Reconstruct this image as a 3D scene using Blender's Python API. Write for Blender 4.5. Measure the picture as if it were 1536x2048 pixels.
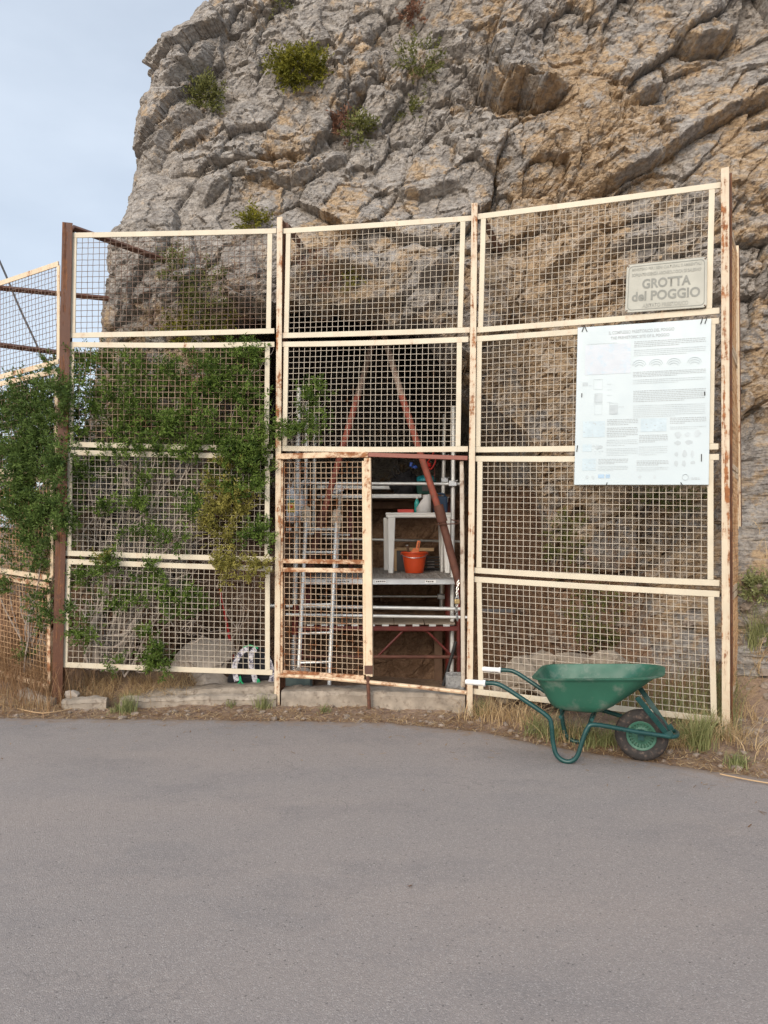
import bpy, math, random
import numpy as np
from mathutils import Vector, Matrix, noise as mnoise

for o in list(bpy.data.objects):
    bpy.data.objects.remove(o, do_unlink=True)
scene = bpy.context.scene
COL = scene.collection
R = math.radians

# ---------------------------------------------------------------- camera
CAM_H = 1.57
FOC = 1538.0            # focal length in photograph pixels (1536 x 2048)
PITCH = R(0.97)
cam_d = bpy.data.cameras.new('camera')
cam = bpy.data.objects.new('camera', cam_d)
COL.objects.link(cam)
cam.location = (0, 0, CAM_H)
cam.rotation_euler = (R(90) + PITCH, 0, 0)
cam_d.sensor_fit = 'VERTICAL'
cam_d.sensor_height = 36
cam_d.lens = 36 * FOC / 2048
cam_d.clip_start = 0.05
cam_d.clip_end = 2000
scene.camera = cam

# ---------------------------------------------------------------- sky and sun
SUN_EL, SUN_AZ = R(27), R(-158)      # azimuth measured from +Y towards +X
world = bpy.data.worlds.new('World')
scene.world = world
world.use_nodes = True
wt = world.node_tree
wt.nodes.clear()
w_out = wt.nodes.new('ShaderNodeOutputWorld')
w_bg = wt.nodes.new('ShaderNodeBackground')
w_sky = wt.nodes.new('ShaderNodeTexSky')
w_sky.sky_type = 'NISHITA'
w_sky.sun_disc = False
w_sky.sun_elevation = SUN_EL
w_sky.sun_rotation = SUN_AZ
w_sky.air_density = 1.0
w_sky.dust_density = 2.0
w_tc = wt.nodes.new('ShaderNodeTexCoord')
w_map = wt.nodes.new('ShaderNodeMapping')
w_map.inputs['Scale'].default_value = (1, 1, 2.2)
w_map.inputs['Location'].default_value = (0.3, 0.1, 0.4)
w_n = wt.nodes.new('ShaderNodeTexNoise')
w_n.inputs['Scale'].default_value = 2.1
w_n.inputs['Detail'].default_value = 6
w_n.inputs['Roughness'].default_value = 0.5
w_r = wt.nodes.new('ShaderNodeValToRGB')
w_r.color_ramp.elements[0].position = 0.30
w_r.color_ramp.elements[0].color = (0.38, 0.38, 0.38, 1)
w_r.color_ramp.elements[1].position = 0.75
w_r.color_ramp.elements[1].color = (0.70, 0.70, 0.70, 1)
w_mix = wt.nodes.new('ShaderNodeMix')
w_mix.data_type = 'RGBA'
w_mix.inputs[7].default_value = (8.1, 8.9, 9.9, 1)      # thin bright cloud
L = wt.links.new
L(w_tc.outputs['Generated'], w_map.inputs['Vector'])
L(w_map.outputs['Vector'], w_n.inputs['Vector'])
L(w_n.outputs['Fac'], w_r.inputs['Fac'])
L(w_r.outputs['Color'], w_mix.inputs[0])
L(w_sky.outputs['Color'], w_mix.inputs[6])
# the veil of cloud is brighter on the side of the hidden sun
w_dot = wt.nodes.new('ShaderNodeVectorMath'); w_dot.operation = 'DOT_PRODUCT'
w_dot.inputs[1].default_value = (math.sin(SUN_AZ) * math.cos(SUN_EL), math.cos(SUN_AZ) * math.cos(SUN_EL), math.sin(SUN_EL))
w_rng = wt.nodes.new('ShaderNodeMapRange')
w_rng.inputs[1].default_value = -0.3; w_rng.inputs[2].default_value = 1.0
w_rng.inputs[3].default_value = 1.02; w_rng.inputs[4].default_value = 1.40
w_sc = wt.nodes.new('ShaderNodeVectorMath'); w_sc.operation = 'SCALE'
L(w_tc.outputs['Generated'], w_dot.inputs[0]); L(w_dot.outputs['Value'], w_rng.inputs[0])
L(w_mix.outputs[2], w_sc.inputs[0]); L(w_rng.outputs[0], w_sc.inputs['Scale'])
L(w_sc.outputs[0], w_bg.inputs['Color'])
w_bg.inputs['Strength'].default_value = 0.10
L(w_bg.outputs['Background'], w_out.inputs['Surface'])

sun_d = bpy.data.lights.new('sun', 'SUN')
sun_d.energy = 1.5
sun_d.angle = R(24)
sun_d.color = (1.0, 0.88, 0.74)
sun = bpy.data.objects.new('sun', sun_d)
COL.objects.link(sun)
sd = Vector((math.sin(SUN_AZ) * math.cos(SUN_EL), math.cos(SUN_AZ) * math.cos(SUN_EL), math.sin(SUN_EL)))
sun.rotation_euler = sd.to_track_quat('Z', 'Y').to_euler()
sun.location = sd * 30

scene.view_settings.view_transform = 'Standard'
scene.view_settings.look = 'None'
scene.view_settings.exposure = 0.34
scene.view_settings.gamma = 1.0
scene.render.engine = 'CYCLES'
scene.cycles.max_bounces = 6
scene.cycles.diffuse_bounces = 3
scene.cycles.use_denoising = True

# ---------------------------------------------------------------- measuring helpers: a place in the photograph at a known distance
CP, SP = math.cos(PITCH), math.sin(PITCH)
def ray(px, py):
    dx, dz = (px - 768) / FOC, (1024 - py) / FOC
    return Vector((dx, CP - dz * SP, SP + dz * CP))
def at(px, py, Y):
    d = ray(px, py); t = Y / d.y
    return Vector((d.x * t, Y, CAM_H + d.z * t))
def on(px, py, A, B):
    d = ray(px, py)
    n = (-(B[1] - A[1]), B[0] - A[0])
    t = (n[0] * A[0] + n[1] * A[1]) / (n[0] * d.x + n[1] * d.y)
    return Vector((d.x * t, d.y * t, CAM_H + d.z * t))
def gnd(px, py, z=0.0):
    d = ray(px, py); t = (z - CAM_H) / d.z
    return Vector((d.x * t, d.y * t, z))

# ---------------------------------------------------------------- object helpers
def tag(o, label=None, cat=None, group=None, kind=None):
    if label: o['label'] = label
    if cat: o['category'] = cat
    if group: o['group'] = group
    if kind: o['kind'] = kind
    return o
ORG = {}
def thing(name, label, cat, loc=(0, 0, 0), group=None):
    o = bpy.data.objects.new(name, None)
    o.empty_display_size = 0.1
    COL.objects.link(o)
    o.location = loc
    ORG[o] = Vector(loc)
    return tag(o, label, cat, group)
def link_mesh(name, me, mat, parent=None):
    o = bpy.data.objects.new(name, me)
    COL.objects.link(o)
    if mat is not None: me.materials.append(mat)
    if parent is not None:
        o.parent = parent
        ORG[o] = ORG[parent]
        me.transform(Matrix.Translation(-ORG[parent]))
    else:
        ORG[o] = Vector((0, 0, 0))
    return o

class MB:
    """collects shapes in world coordinates and links them as one mesh"""
    def __init__(s): s.v = []; s.f = []
    def add(s, vs, fs):
        n = len(s.v); s.v += [tuple(p) for p in vs]; s.f += [tuple(i + n for i in f) for f in fs]; return s
    def hexa(s, p):    # 8 points: bottom 4 ccw, top 4 ccw
        return s.add(p, [(3, 2, 1, 0), (4, 5, 6, 7), (0, 1, 5, 4), (1, 2, 6, 5), (2, 3, 7, 6), (3, 0, 4, 7)])
    def box(s, c, size, rz=0.0, M=None):
        hx, hy, hz = size[0] / 2, size[1] / 2, size[2] / 2
        P = [Vector(q) for q in ((-hx, -hy, -hz), (hx, -hy, -hz), (hx, hy, -hz), (-hx, hy, -hz), (-hx, -hy, hz), (hx, -hy, hz), (hx, hy, hz), (-hx, hy, hz))]
        m = M if M is not None else Matrix.Rotation(rz, 3, 'Z')
        c = Vector(c)
        return s.hexa([c + m @ q for q in P])
    def bar(s, p0, p1, nrm, w, d, segs=1, sag=0.0):
        """flat bar from p0 to p1: width w across, depth d along nrm"""
        p0, p1, nrm = Vector(p0), Vector(p1), Vector(nrm).normalized()
        ax = (p1 - p0).normalized()
        side = ax.cross(nrm).normalized(); nrm = side.cross(ax).normalized()
        vs, fs = [], []
        for i in range(segs + 1):
            t = i / segs
            c = p0.lerp(p1, t) + Vector((0, 0, -sag * math.sin(math.pi * t)))
            for a, b in ((-1, -1), (1, -1), (1, 1), (-1, 1)):
                vs.append(c + side * (a * w / 2) + nrm * (b * d / 2))
        for i in range(segs):
            for k in range(4):
                a = i * 4 + k; b = i * 4 + (k + 1) % 4
                fs.append((a, b, b + 4, a + 4))
        fs.append((3, 2, 1, 0)); e = segs * 4; fs.append((e, e + 1, e + 2, e + 3))
        return s.add(vs, fs)
    def tube(s, pts, r, n=8, cap=True, closed=False):
        pts = [Vector(p) for p in pts]
        rs = r if isinstance(r, (list, tuple)) else [r] * len(pts)
        m = len(pts); vs, fs = [], []
        up = None
        for i, p in enumerate(pts):
            if closed: t = pts[(i + 1) % m] - pts[i - 1]
            else: t = pts[min(i + 1, m - 1)] - pts[max(i - 1, 0)]
            t.normalize()
            if up is None:
                up = Vector((0, 0, 1)) if abs(t.z) < 0.9 else Vector((1, 0, 0))
            a = t.cross(up)
            if a.length < 1e-5: a = t.cross(Vector((0.3, 0.8, 0.5)))
            a.normalize(); b = a.cross(t).normalized(); up = b
            for k in range(n):
                w = 2 * math.pi * k / n
                vs.append(p + a * (math.cos(w) * rs[i]) + b * (math.sin(w) * rs[i]))
        for i in range(m if closed else m - 1):
            j = (i + 1) % m
            for k in range(n):
                k2 = (k + 1) % n
                fs.append((i * n + k, j * n + k, j * n + k2, i * n + k2))
        if cap and not closed:
            fs.append(tuple(range(n))); fs.append(tuple(range((m - 1) * n, m * n))[::-1])
        return s.add(vs, fs)
    def lathe(s, prof, c, n=32, axis=(0, 0, 1), sx=1.0, sy=1.0):
        """prof: list of (radius, height) along the axis"""
        c = Vector(c); q = Vector((0, 0, 1)).rotation_difference(Vector(axis))
        vs, fs = [], []
        for r, h in prof:
            for k in range(n):
                w = 2 * math.pi * k / n
                vs.append(c + q @ Vector((math.cos(w) * r * sx, math.sin(w) * r * sy, h)))
        for i in range(len(prof) - 1):
            for k in range(n):
                k2 = (k + 1) % n
                fs.append((i * n + k, i * n + k2, (i + 1) * n + k2, (i + 1) * n + k))
        if prof[0][0] > 1e-4: fs.append(tuple(range(n))[::-1])
        if prof[-1][0] > 1e-4: fs.append(tuple(range((len(prof) - 1) * n, len(prof) * n)))
        return s.add(vs, fs)
    def build(s, name, mat, parent=None, smooth=True, bevel=0.0, ang=40):
        me = bpy.data.meshes.new(name)
        me.from_pydata(s.v, [], s.f)
        me.validate()
        o = link_mesh(name, me, mat, parent)
        if smooth:
            me.polygons.foreach_set('use_smooth', [True] * len(me.polygons))
            me.set_sharp_from_angle(angle=R(ang))
        if bevel:
            b = o.modifiers.new('bevel', 'BEVEL'); b.width = bevel; b.segments = 2; b.limit_method = 'ANGLE'; b.angle_limit = R(45)
            b.use_clamp_overlap = True
        return o

def np_mesh(name, verts, faces, mat, parent=None, smooth=False, attrs=None):
    """verts (N,3), faces (M,k) arrays"""
    me = bpy.data.meshes.new(name)
    verts = np.asarray(verts, dtype=np.float32); faces = np.asarray(faces, dtype=np.int32)
    k = faces.shape[1]
    me.vertices.add(len(verts)); me.vertices.foreach_set('co', verts.ravel())
    me.loops.add(faces.size); me.loops.foreach_set('vertex_index', faces.ravel())
    me.polygons.add(len(faces))
    me.polygons.foreach_set('loop_start', np.arange(0, faces.size, k, dtype=np.int32))
    me.polygons.foreach_set('use_smooth', np.full(len(faces), smooth))
    me.update(calc_edges=True)
    for an, arr in (attrs or {}).items():
        a = me.attributes.new(an, 'FLOAT', 'POINT'); a.data.foreach_set('value', np.asarray(arr, dtype=np.float32))
    return link_mesh(name, me, mat, parent)

def smoothpts(pts, n=6):
    """Catmull-Rom through the points"""
    pts = [Vector(p) for p in pts]
    out = []
    for i in range(len(pts) - 1):
        p0 = pts[max(i - 1, 0)]; p1 = pts[i]; p2 = pts[i + 1]; p3 = pts[min(i + 2, len(pts) - 1)]
        for k in range(n):
            t = k / n
            out.append(0.5 * ((2 * p1) + (p2 - p0) * t + (2 * p0 - 5 * p1 + 4 * p2 - p3) * t * t + (3 * p1 - p0 - 3 * p2 + p3) * t ** 3))
    out.append(pts[-1])
    return out

# ---------------------------------------------------------------- array noise
def _hash(ix, iy, iz, seed):
    h = (ix.astype(np.int64) * 374761393 + iy.astype(np.int64) * 668265263 + iz.astype(np.int64) * 2147483647 + seed * 974711) & 0xffffffff
    h = ((h ^ (h >> 13)) * 1274126177) & 0xffffffff
    h = ((h ^ (h >> 15)) * 2246822519) & 0xffffffff
    return (h ^ (h >> 16)) & 0xffffffff
_G = np.array([(1, 1, 0), (-1, 1, 0), (1, -1, 0), (-1, -1, 0), (1, 0, 1), (-1, 0, 1), (1, 0, -1), (-1, 0, -1),
               (0, 1, 1), (0, -1, 1), (0, 1, -1), (0, -1, -1), (1, 1, 0), (-1, 1, 0), (0, -1, 1), (0, -1, -1)], dtype=np.float64)
def perlin(p, seed=0):
    i = np.floor(p); f = p - i; i = i.astype(np.int64)
    u = f * f * f * (f * (f * 6 - 15) + 10)
    res = np.zeros(len(p))
    for dx in (0, 1):
        wx = u[:, 0] if dx else 1 - u[:, 0]
        for dy in (0, 1):
            wy = u[:, 1] if dy else 1 - u[:, 1]
            for dz in (0, 1):
                wz = u[:, 2] if dz else 1 - u[:, 2]
                g = _G[_hash(i[:, 0] + dx, i[:, 1] + dy, i[:, 2] + dz, seed) & 15]
                res += wx * wy * wz * (g[:, 0] * (f[:, 0] - dx) + g[:, 1] * (f[:, 1] - dy) + g[:, 2] * (f[:, 2] - dz))
    return res
def fbm(p, oct=5, seed=0, gain=0.5, lac=2.03):
    a, s, t = 1.0, np.zeros(len(p)), 0.0
    for k in range(oct):
        s += a * perlin(p, seed + k * 17); t += a; a *= gain; p = p * lac + 11.3
    return s / t
def ridged(p, oct=5, seed=0, gain=0.55):
    a, s, t = 1.0, np.zeros(len(p)), 0.0
    for k in range(oct):
        s += a * (1 - 2 * np.abs(perlin(p, seed + k * 31))); t += a; a *= gain; p = p * 2.07 + 5.7
    return s / t
def voronoi(p, seed=0):
    """nearest feature: F1, F2, offset to it, four random numbers of its cell"""
    i = np.floor(p).astype(np.int64)
    n = len(p)
    f1 = np.full(n, 9.0); f2 = np.full(n, 9.0); off = np.zeros((n, 3)); idh = np.zeros(n, dtype=np.int64)
    for dx in (-1, 0, 1):
        for dy in (-1, 0, 1):
            for dz in (-1, 0, 1):
                cx, cy, cz = i[:, 0] + dx, i[:, 1] + dy, i[:, 2] + dz
                h = _hash(cx, cy, cz, seed)
                q = np.stack([cx + (h & 1023) / 1024.0, cy + ((h >> 10) & 1023) / 1024.0, cz + ((h >> 20) & 1023) / 1024.0], 1)
                d = p - q; dd = np.sqrt((d * d).sum(1))
                m = dd < f1
                f2 = np.where(m, f1, np.minimum(f2, dd))
                off[m] = d[m]; idh[m] = h[m]; f1 = np.where(m, dd, f1)
    h2 = _hash(idh, idh >> 3, idh >> 7, seed + 5)
    rnd = np.stack([(h2 & 255) / 255.0, ((h2 >> 8) & 255) / 255.0, ((h2 >> 16) & 255) / 255.0, ((h2 >> 24) & 255) / 255.0], 1)
    return f1, f2, off, rnd
def sstep(a, b, x):
    t = np.clip((x - a) / (b - a), 0, 1); return t * t * (3 - 2 * t)
# ================================================================ materials
class NT:
    def __init__(s, name):
        s.m = bpy.data.materials.new(name); s.m.use_nodes = True
        s.t = s.m.node_tree; s.b = s.t.nodes['Principled BSDF']; s.tc = s.t.nodes.new('ShaderNodeTexCoord')
    def n(s, k): return s.t.nodes.new(k)
    def l(s, a, b): s.t.links.new(a, b)
    def vec(s, scale=(1, 1, 1), rot=(0, 0, 0)):
        m = s.n('ShaderNodeMapping'); m.inputs['Scale'].default_value = scale; m.inputs['Rotation'].default_value = rot
        s.l(s.tc.outputs['Object'], m.inputs['Vector']); return m.outputs['Vector']
    def noise(s, scale, detail=5, rough=0.55, vec=None, dist=0.0):
        k = s.n('ShaderNodeTexNoise'); k.inputs['Scale'].default_value = scale; k.inputs['Detail'].default_value = detail
        k.inputs['Roughness'].default_value = rough; k.inputs['Distortion'].default_value = dist
        s.l(vec if vec is not None else s.tc.outputs['Object'], k.inputs['Vector']); return k.outputs['Fac']
    def voro(s, scale, out='Distance', feat='F1', vec=None, rnd=1.0):
        k = s.n('ShaderNodeTexVoronoi'); k.inputs['Scale'].default_value = scale; k.feature = feat
        k.inputs['Randomness'].default_value = rnd
        s.l(vec if vec is not None else s.tc.outputs['Object'], k.inputs['Vector']); return k.outputs[out]
    def rng(s, fac, a, b, lo=0.0, hi=1.0):
        k = s.n('ShaderNodeMapRange'); k.inputs[1].default_value = a; k.inputs[2].default_value = b
        k.inputs[3].default_value = lo; k.inputs[4].default_value = hi; s.l(fac, k.inputs[0]); return k.outputs[0]
    def mix(s, fac, a, b, mode='MIX'):
        k = s.n('ShaderNodeMix'); k.data_type = 'RGBA'; k.blend_type = mode
        for v, i in ((fac, 0), (a, 6), (b, 7)):
            if isinstance(v, (int, float)): k.inputs[i].default_value = v
            elif isinstance(v, tuple): k.inputs[i].default_value = (*v, 1)
            else: s.l(v, k.inputs[i])
        return k.outputs[2]
    def math(s, op, a, b=None):
        k = s.n('ShaderNodeMath'); k.operation = op
        for v, i in ((a, 0), (b, 1)):
            if v is None: continue
            if isinstance(v, (int, float)): k.inputs[i].default_value = v
            else: s.l(v, k.inputs[i])
        return k.outputs[0]
    def attr(s, name):
        k = s.n('ShaderNodeAttribute'); k.attribute_name = name; return k.outputs['Fac']
    def bump(s, h, strength, dist=0.01, prev=None):
        k = s.n('ShaderNodeBump'); k.inputs['Strength'].default_value = strength; k.inputs['Distance'].default_value = dist
        s.l(h, k.inputs['Height'])
        if prev is not None: s.l(prev, k.inputs['Normal'])
        return k.outputs['Normal']
    def done(s, col=None, rough=0.6, metal=0.0, normal=None, spec=None):
        b = s.b
        if col is not None:
            if isinstance(col, tuple): b.inputs['Base Color'].default_value = (*col, 1)
            else: s.l(col, b.inputs['Base Color'])
        if isinstance(rough, (int, float)): b.inputs['Roughness'].default_value = rough
        else: s.l(rough, b.inputs['Roughness'])
        if isinstance(metal, (int, float)): b.inputs['Metallic'].default_value = metal
        else: s.l(metal, b.inputs['Metallic'])
        if spec is not None: b.inputs['Specular IOR Level'].default_value = spec
        if normal is not None: s.l(normal, b.inputs['Normal'])
        return s.m

def simple(name, col, rough=0.5, metal=0.0, var=0.12, scale=9.0, bump=0.15, bscale=60.0, dirt=None, dirt_lo=0.58):
    t = NT(name)
    n1 = t.noise(scale, 6)
    d = tuple(c * (1 - var) for c in col); e = tuple(min(1, c * (1 + var)) for c in col)
    c = t.mix(t.rng(n1, 0.3, 0.7), d, e)
    if dirt is not None:
        c = t.mix(t.rng(t.noise(scale * 2.3, 7, 0.65), dirt_lo, dirt_lo + 0.16), c, dirt)
    r = t.rng(t.noise(scale * 3, 4), 0.3, 0.7, max(0.05, rough - 0.1), min(1, rough + 0.1))
    nb = t.bump(t.noise(bscale, 4), bump, 0.003)
    return t.done(c, r, metal, nb)

def painted_iron(name, paint, lo, hi, rustA=(0.20, 0.075, 0.03), rustB=(0.42, 0.17, 0.06), stretch=(6, 6, 1.6), dark=None):
    """chipped paint over rust; lo..hi is where the noise turns to rust (lower = more rust)"""
    t = NT(name)
    v = t.vec(stretch)
    n1 = t.noise(1.7, 8, 0.68, v); n2 = t.noise(14, 6, 0.7)
    f = t.math('ADD', t.math('MULTIPLY', n1, 0.6), t.math('MULTIPLY', n2, 0.4))
    m = t.rng(f, lo, hi)
    rust = t.mix(t.rng(t.noise(30, 5), 0.35, 0.65), rustA, rustB)
    if dark: rust = t.mix(t.rng(t.noise(3, 6, 0.6, v), 0.4, 0.6), rust, dark)
    pc = t.mix(t.rng(t.noise(5, 5), 0.35, 0.7), paint, tuple(c * 0.86 for c in paint))
    pc = t.mix(t.rng(f, lo - 0.08, lo, 0, 0.45), pc, tuple((a * 0.55 + b * 0.45) for a, b in zip(paint, rustB)))
    nb = t.bump(m, 0.5, 0.002, t.bump(t.noise(120, 3), 0.25, 0.002))
    return t.done(t.mix(m, pc, rust), t.rng(m, 0, 1, 0.5, 0.9), 0.0, nb)

CREAM = (0.69, 0.61, 0.465)
m_cream = painted_iron('cream_paint', CREAM, 0.62, 0.68)
m_cream_worn = painted_iron('cream_paint_worn', (0.78, 0.63, 0.44), 0.545, 0.60)
m_cream_rusty = painted_iron('cream_paint_rusting', (0.80, 0.62, 0.42), 0.47, 0.55, rustB=(0.38, 0.165, 0.07), stretch=(3, 3, 6))
m_flange = painted_iron('flange_paint', (0.70, 0.595, 0.44), 0.525, 0.575, stretch=(14, 14, 1.2))
m_brown_post = painted_iron('brown_post', (0.112, 0.042, 0.020), 0.50, 0.56, rustA=(0.07, 0.028, 0.016), rustB=(0.13, 0.055, 0.028), stretch=(22, 22, 1.0), dark=(0.25, 0.11, 0.05))
m_rust = painted_iron('rusty_steel', (0.085, 0.038, 0.026), 0.5, 0.6, rustA=(0.10, 0.035, 0.02), rustB=(0.22, 0.09, 0.045))
m_redprim = painted_iron('red_primer_bar', (0.27, 0.085, 0.06), 0.56, 0.62, rustA=(0.17, 0.055, 0.035), rustB=(0.34, 0.16, 0.09))
m_wire = painted_iron('wire_paint', (0.64, 0.56, 0.45), 0.60, 0.67, rustA=(0.24, 0.10, 0.05), rustB=(0.45, 0.24, 0.12), stretch=(3, 3, 3))
m_wire_bare = painted_iron('wire_weathered', (0.50, 0.37, 0.26), 0.5, 0.58, rustA=(0.15, 0.07, 0.045), rustB=(0.28, 0.15, 0.09), stretch=(2, 2, 2))
m_wire_brown = painted_iron('wire_rusted', (0.24, 0.165, 0.12), 0.52, 0.6, rustA=(0.10, 0.05, 0.035), rustB=(0.2, 0.10, 0.06), stretch=(2, 2, 2))
m_wire_rust = painted_iron('wire_orange_rust', (0.68, 0.52, 0.36), 0.51, 0.58, rustA=(0.26, 0.11, 0.05), rustB=(0.5, 0.22, 0.09), stretch=(4, 4, 4))
m_wire_straw = painted_iron('wire_straw', (0.62, 0.40, 0.22), 0.5, 0.58, rustA=(0.3, 0.14, 0.06), rustB=(0.5, 0.25, 0.1), stretch=(3, 3, 3))

def rock_mat():
    t = NT('limestone')
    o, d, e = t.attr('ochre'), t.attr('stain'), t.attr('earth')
    n_big = t.noise(1.6, 8, 0.6); n_mid = t.noise(7, 8, 0.68); n_fine = t.noise(42, 7, 0.7)
    vd = t.vec((1, 1, 2.6), (0, R(-38), 0)); n_bed = t.noise(4.5, 8, 0.66, vd)
    grey = t.mix(t.rng(n_mid, 0.32, 0.68), (0.222, 0.201, 0.183), (0.494, 0.449, 0.398))
    grey = t.mix(t.rng(n_bed, 0.52, 0.72, 0, 0.65), grey, (0.482, 0.405, 0.320))
    grey = t.mix(t.rng(n_fine, 0.50, 0.72, 0, 0.6), grey, (0.121, 0.106, 0.097))
    och = t.mix(t.rng(n_mid, 0.3, 0.7), (0.308, 0.211, 0.126), (0.525, 0.391, 0.252))
    och = t.mix(t.rng(n_fine, 0.54, 0.72, 0, 0.7), och, (0.137, 0.081, 0.045))
    of = t.math('ADD', o, t.rng(n_mid, 0.35, 0.65, -0.30, 0.30))
    c = t.mix(t.rng(of, 0.42, 0.66), grey, och)
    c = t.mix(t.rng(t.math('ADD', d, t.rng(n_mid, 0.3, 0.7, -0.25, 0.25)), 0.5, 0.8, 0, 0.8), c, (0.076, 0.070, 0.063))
    pale = t.rng(t.voro(9, vec=vd), 0.55, 0.75, 0, 0.4)
    c = t.mix(pale, c, (0.510, 0.479, 0.439))
    chip = t.voro(19, vec=t.vec((1, 1, 1.9), (0, R(-30), 0)))
    c = t.mix(t.rng(t.math('ADD', chip, t.rng(n_fine, 0.3, 0.7, -0.2, 0.2)), 0.45, 0.75, 0, 0.40), c, (0.087, 0.073, 0.063))
    soil = t.mix(t.rng(n_mid, 0.3, 0.7), (0.147, 0.082, 0.047), (0.318, 0.204, 0.131))
    soil = t.mix(t.rng(t.voro(26), 0.0, 0.16, 0.8, 0.0), soil, (0.470, 0.372, 0.274))
    soil = t.mix(t.rng(n_fine, 0.5, 0.7, 0, 0.6), soil, (0.083, 0.049, 0.032))
    c = t.mix(t.rng(t.math('ADD', e, t.rng(n_mid, 0.3, 0.7, -0.25, 0.25)), 0.4, 0.6), c, soil)
    nb = t.bump(n_fine, 0.7, 0.014, t.bump(n_mid, 0.6, 0.05))
    nb = t.bump(t.voro(30, vec=t.vec((1, 1, 1.8), (0, R(-30), 0))), 0.5, 0.014, nb)
    nb = t.bump(t.noise(150, 4, 0.7), 0.35, 0.004, nb)
    return t.done(c, 0.92, 0, nb, 0.25)
m_rock = rock_mat()

def asphalt_mat():
    t = NT('asphalt')
    big = t.noise(0.55, 5, 0.6); mid = t.noise(3.2, 6, 0.65)
    sp = t.voro(210, 'Color'); sp2 = t.voro(135, 'Color')
    sx = t.n('ShaderNodeSeparateColor'); t.l(sp, sx.inputs[0])
    sx2 = t.n('ShaderNodeSeparateColor'); t.l(sp2, sx2.inputs[0])
    base = t.mix(t.rng(big, 0.32, 0.68), (0.328, 0.294, 0.275), (0.394, 0.338, 0.306))
    base = t.mix(t.rng(mid, 0.4, 0.75, 0, 0.4), base, (0.292, 0.268, 0.259))
    lane = t.noise(0.9, 4, 0.55, t.vec((0.22, 1, 1), (0, 0, R(-4))))
    base = t.mix(t.rng(lane, 0.40, 0.62, 0, 0.95), base, (0.401, 0.340, 0.303))
    base = t.mix(t.rng(t.noise(1.1, 7, 0.7, t.vec((0.6, 1, 1))), 0.50, 0.70, 0, 0.75), base, (0.245, 0.225, 0.219))
    c = t.mix(t.rng(sx.outputs[0], 0.0, 1.0, 0, 0.45), base, (0.167, 0.150, 0.146))
    c = t.mix(t.rng(sx.outputs[1], 0.86, 0.93, 0, 0.28), c, (0.670, 0.612, 0.567))
    c = t.mix(t.rng(sx2.outputs[0], 0.993, 0.995, 0, 0.55), c, (0.073, 0.063, 0.061))
    wob = t.n('ShaderNodeVectorMath'); wob.operation = 'ADD'
    nz_ = t.n('ShaderNodeTexNoise'); nz_.inputs['Scale'].default_value = 2.5; nz_.inputs['Detail'].default_value = 5; t.l(t.tc.outputs['Object'], nz_.inputs['Vector'])
    t.l(t.tc.outputs['Object'], wob.inputs[0]); t.l(nz_.outputs['Color'], wob.inputs[1])
    crk = t.voro(0.55, 'Distance', 'DISTANCE_TO_EDGE', wob.outputs[0])
    cm = t.math('MULTIPLY', t.rng(crk, 0.0, 0.005, 0.28, 0.0), t.rng(t.noise(0.7, 2, 0.5, t.vec((1, 1, 1), (0, 0, 1))), 0.50, 0.60))
    c = t.mix(cm, c, (0.110, 0.100, 0.098))
    fine = t.noise(520, 3, 0.7)
    c = t.mix(t.rng(fine, 0.45, 0.7, 0, 0.35), c, (0.131, 0.119, 0.114))
    dust = t.math('ADD', t.attr('dust'), t.rng(t.noise(9, 6, 0.7), 0.3, 0.7, -0.45, 0.35))
    c = t.mix(t.rng(dust, 0.35, 0.75, 0, 0.85), c, (0.30, 0.225, 0.17))
    h = t.math('ADD', t.math('MULTIPLY', t.voro(210), -1.0), t.math('MULTIPLY', fine, 0.6))
    nb = t.bump(h, 0.55, 0.004, t.bump(t.noise(14, 5), 0.12, 0.02))
    return t.done(c, t.rng(mid, 0.3, 0.7, 0.78, 0.92), 0, nb, 0.3)
m_asphalt = asphalt_mat()

def soil_mat():
    t = NT('verge_soil')
    a, b = t.noise(2.2, 7, 0.65), t.noise(28, 7, 0.7)
    c = t.mix(t.rng(a, 0.35, 0.65), (0.235, 0.162, 0.118), (0.370, 0.263, 0.190))
    c = t.mix(t.rng(b, 0.48, 0.68, 0, 0.75), c, (0.118, 0.078, 0.056))
    c = t.mix(t.rng(t.voro(55), 0.0, 0.2, 0.7, 0.0), c, (0.470, 0.403, 0.336))
    c = t.mix(t.rng(t.noise(5, 6, 0.6), 0.52, 0.68, 0, 0.7), c, (0.403, 0.280, 0.162))
    nb = t.bump(b, 0.8, 0.02, t.bump(t.voro(55), 0.4, 0.01))
    return t.done(c, 0.95, 0, nb, 0.2)
m_soil = soil_mat()

def leaf_mat(name, dark, light, rough=0.5):
    t = NT(name)
    r = t.attr('tint')
    c = t.mix(r, dark, light)
    t.done(c, rough, 0, None, 0.18)
    tr = t.n('ShaderNodeBsdfTranslucent'); t.l(t.mix(0.5, c, light), tr.inputs['Color'])
    mx = t.n('ShaderNodeMixShader'); mx.inputs[0].default_value = 0.22
    out = t.t.nodes['Material Output']
    t.l(t.b.outputs[0], mx.inputs[1]); t.l(tr.outputs[0], mx.inputs[2]); t.l(mx.outputs[0], out.inputs['Surface'])
    return t.m
m_leaf = leaf_mat('mastic_leaf', (0.022, 0.052, 0.011), (0.20, 0.285, 0.058))
m_leaf_side = leaf_mat('side_leaf', (0.024, 0.052, 0.013), (0.165, 0.24, 0.06))
m_leaf_yellow = leaf_mat('yellow_leaf', (0.157, 0.151, 0.034), (0.381, 0.336, 0.090))
m_leaf_bush = leaf_mat('bush_leaf', (0.084, 0.095, 0.016), (0.269, 0.246, 0.034))
m_leaf_dull = leaf_mat('dull_leaf', (0.090, 0.101, 0.029), (0.246, 0.246, 0.084))
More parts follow.
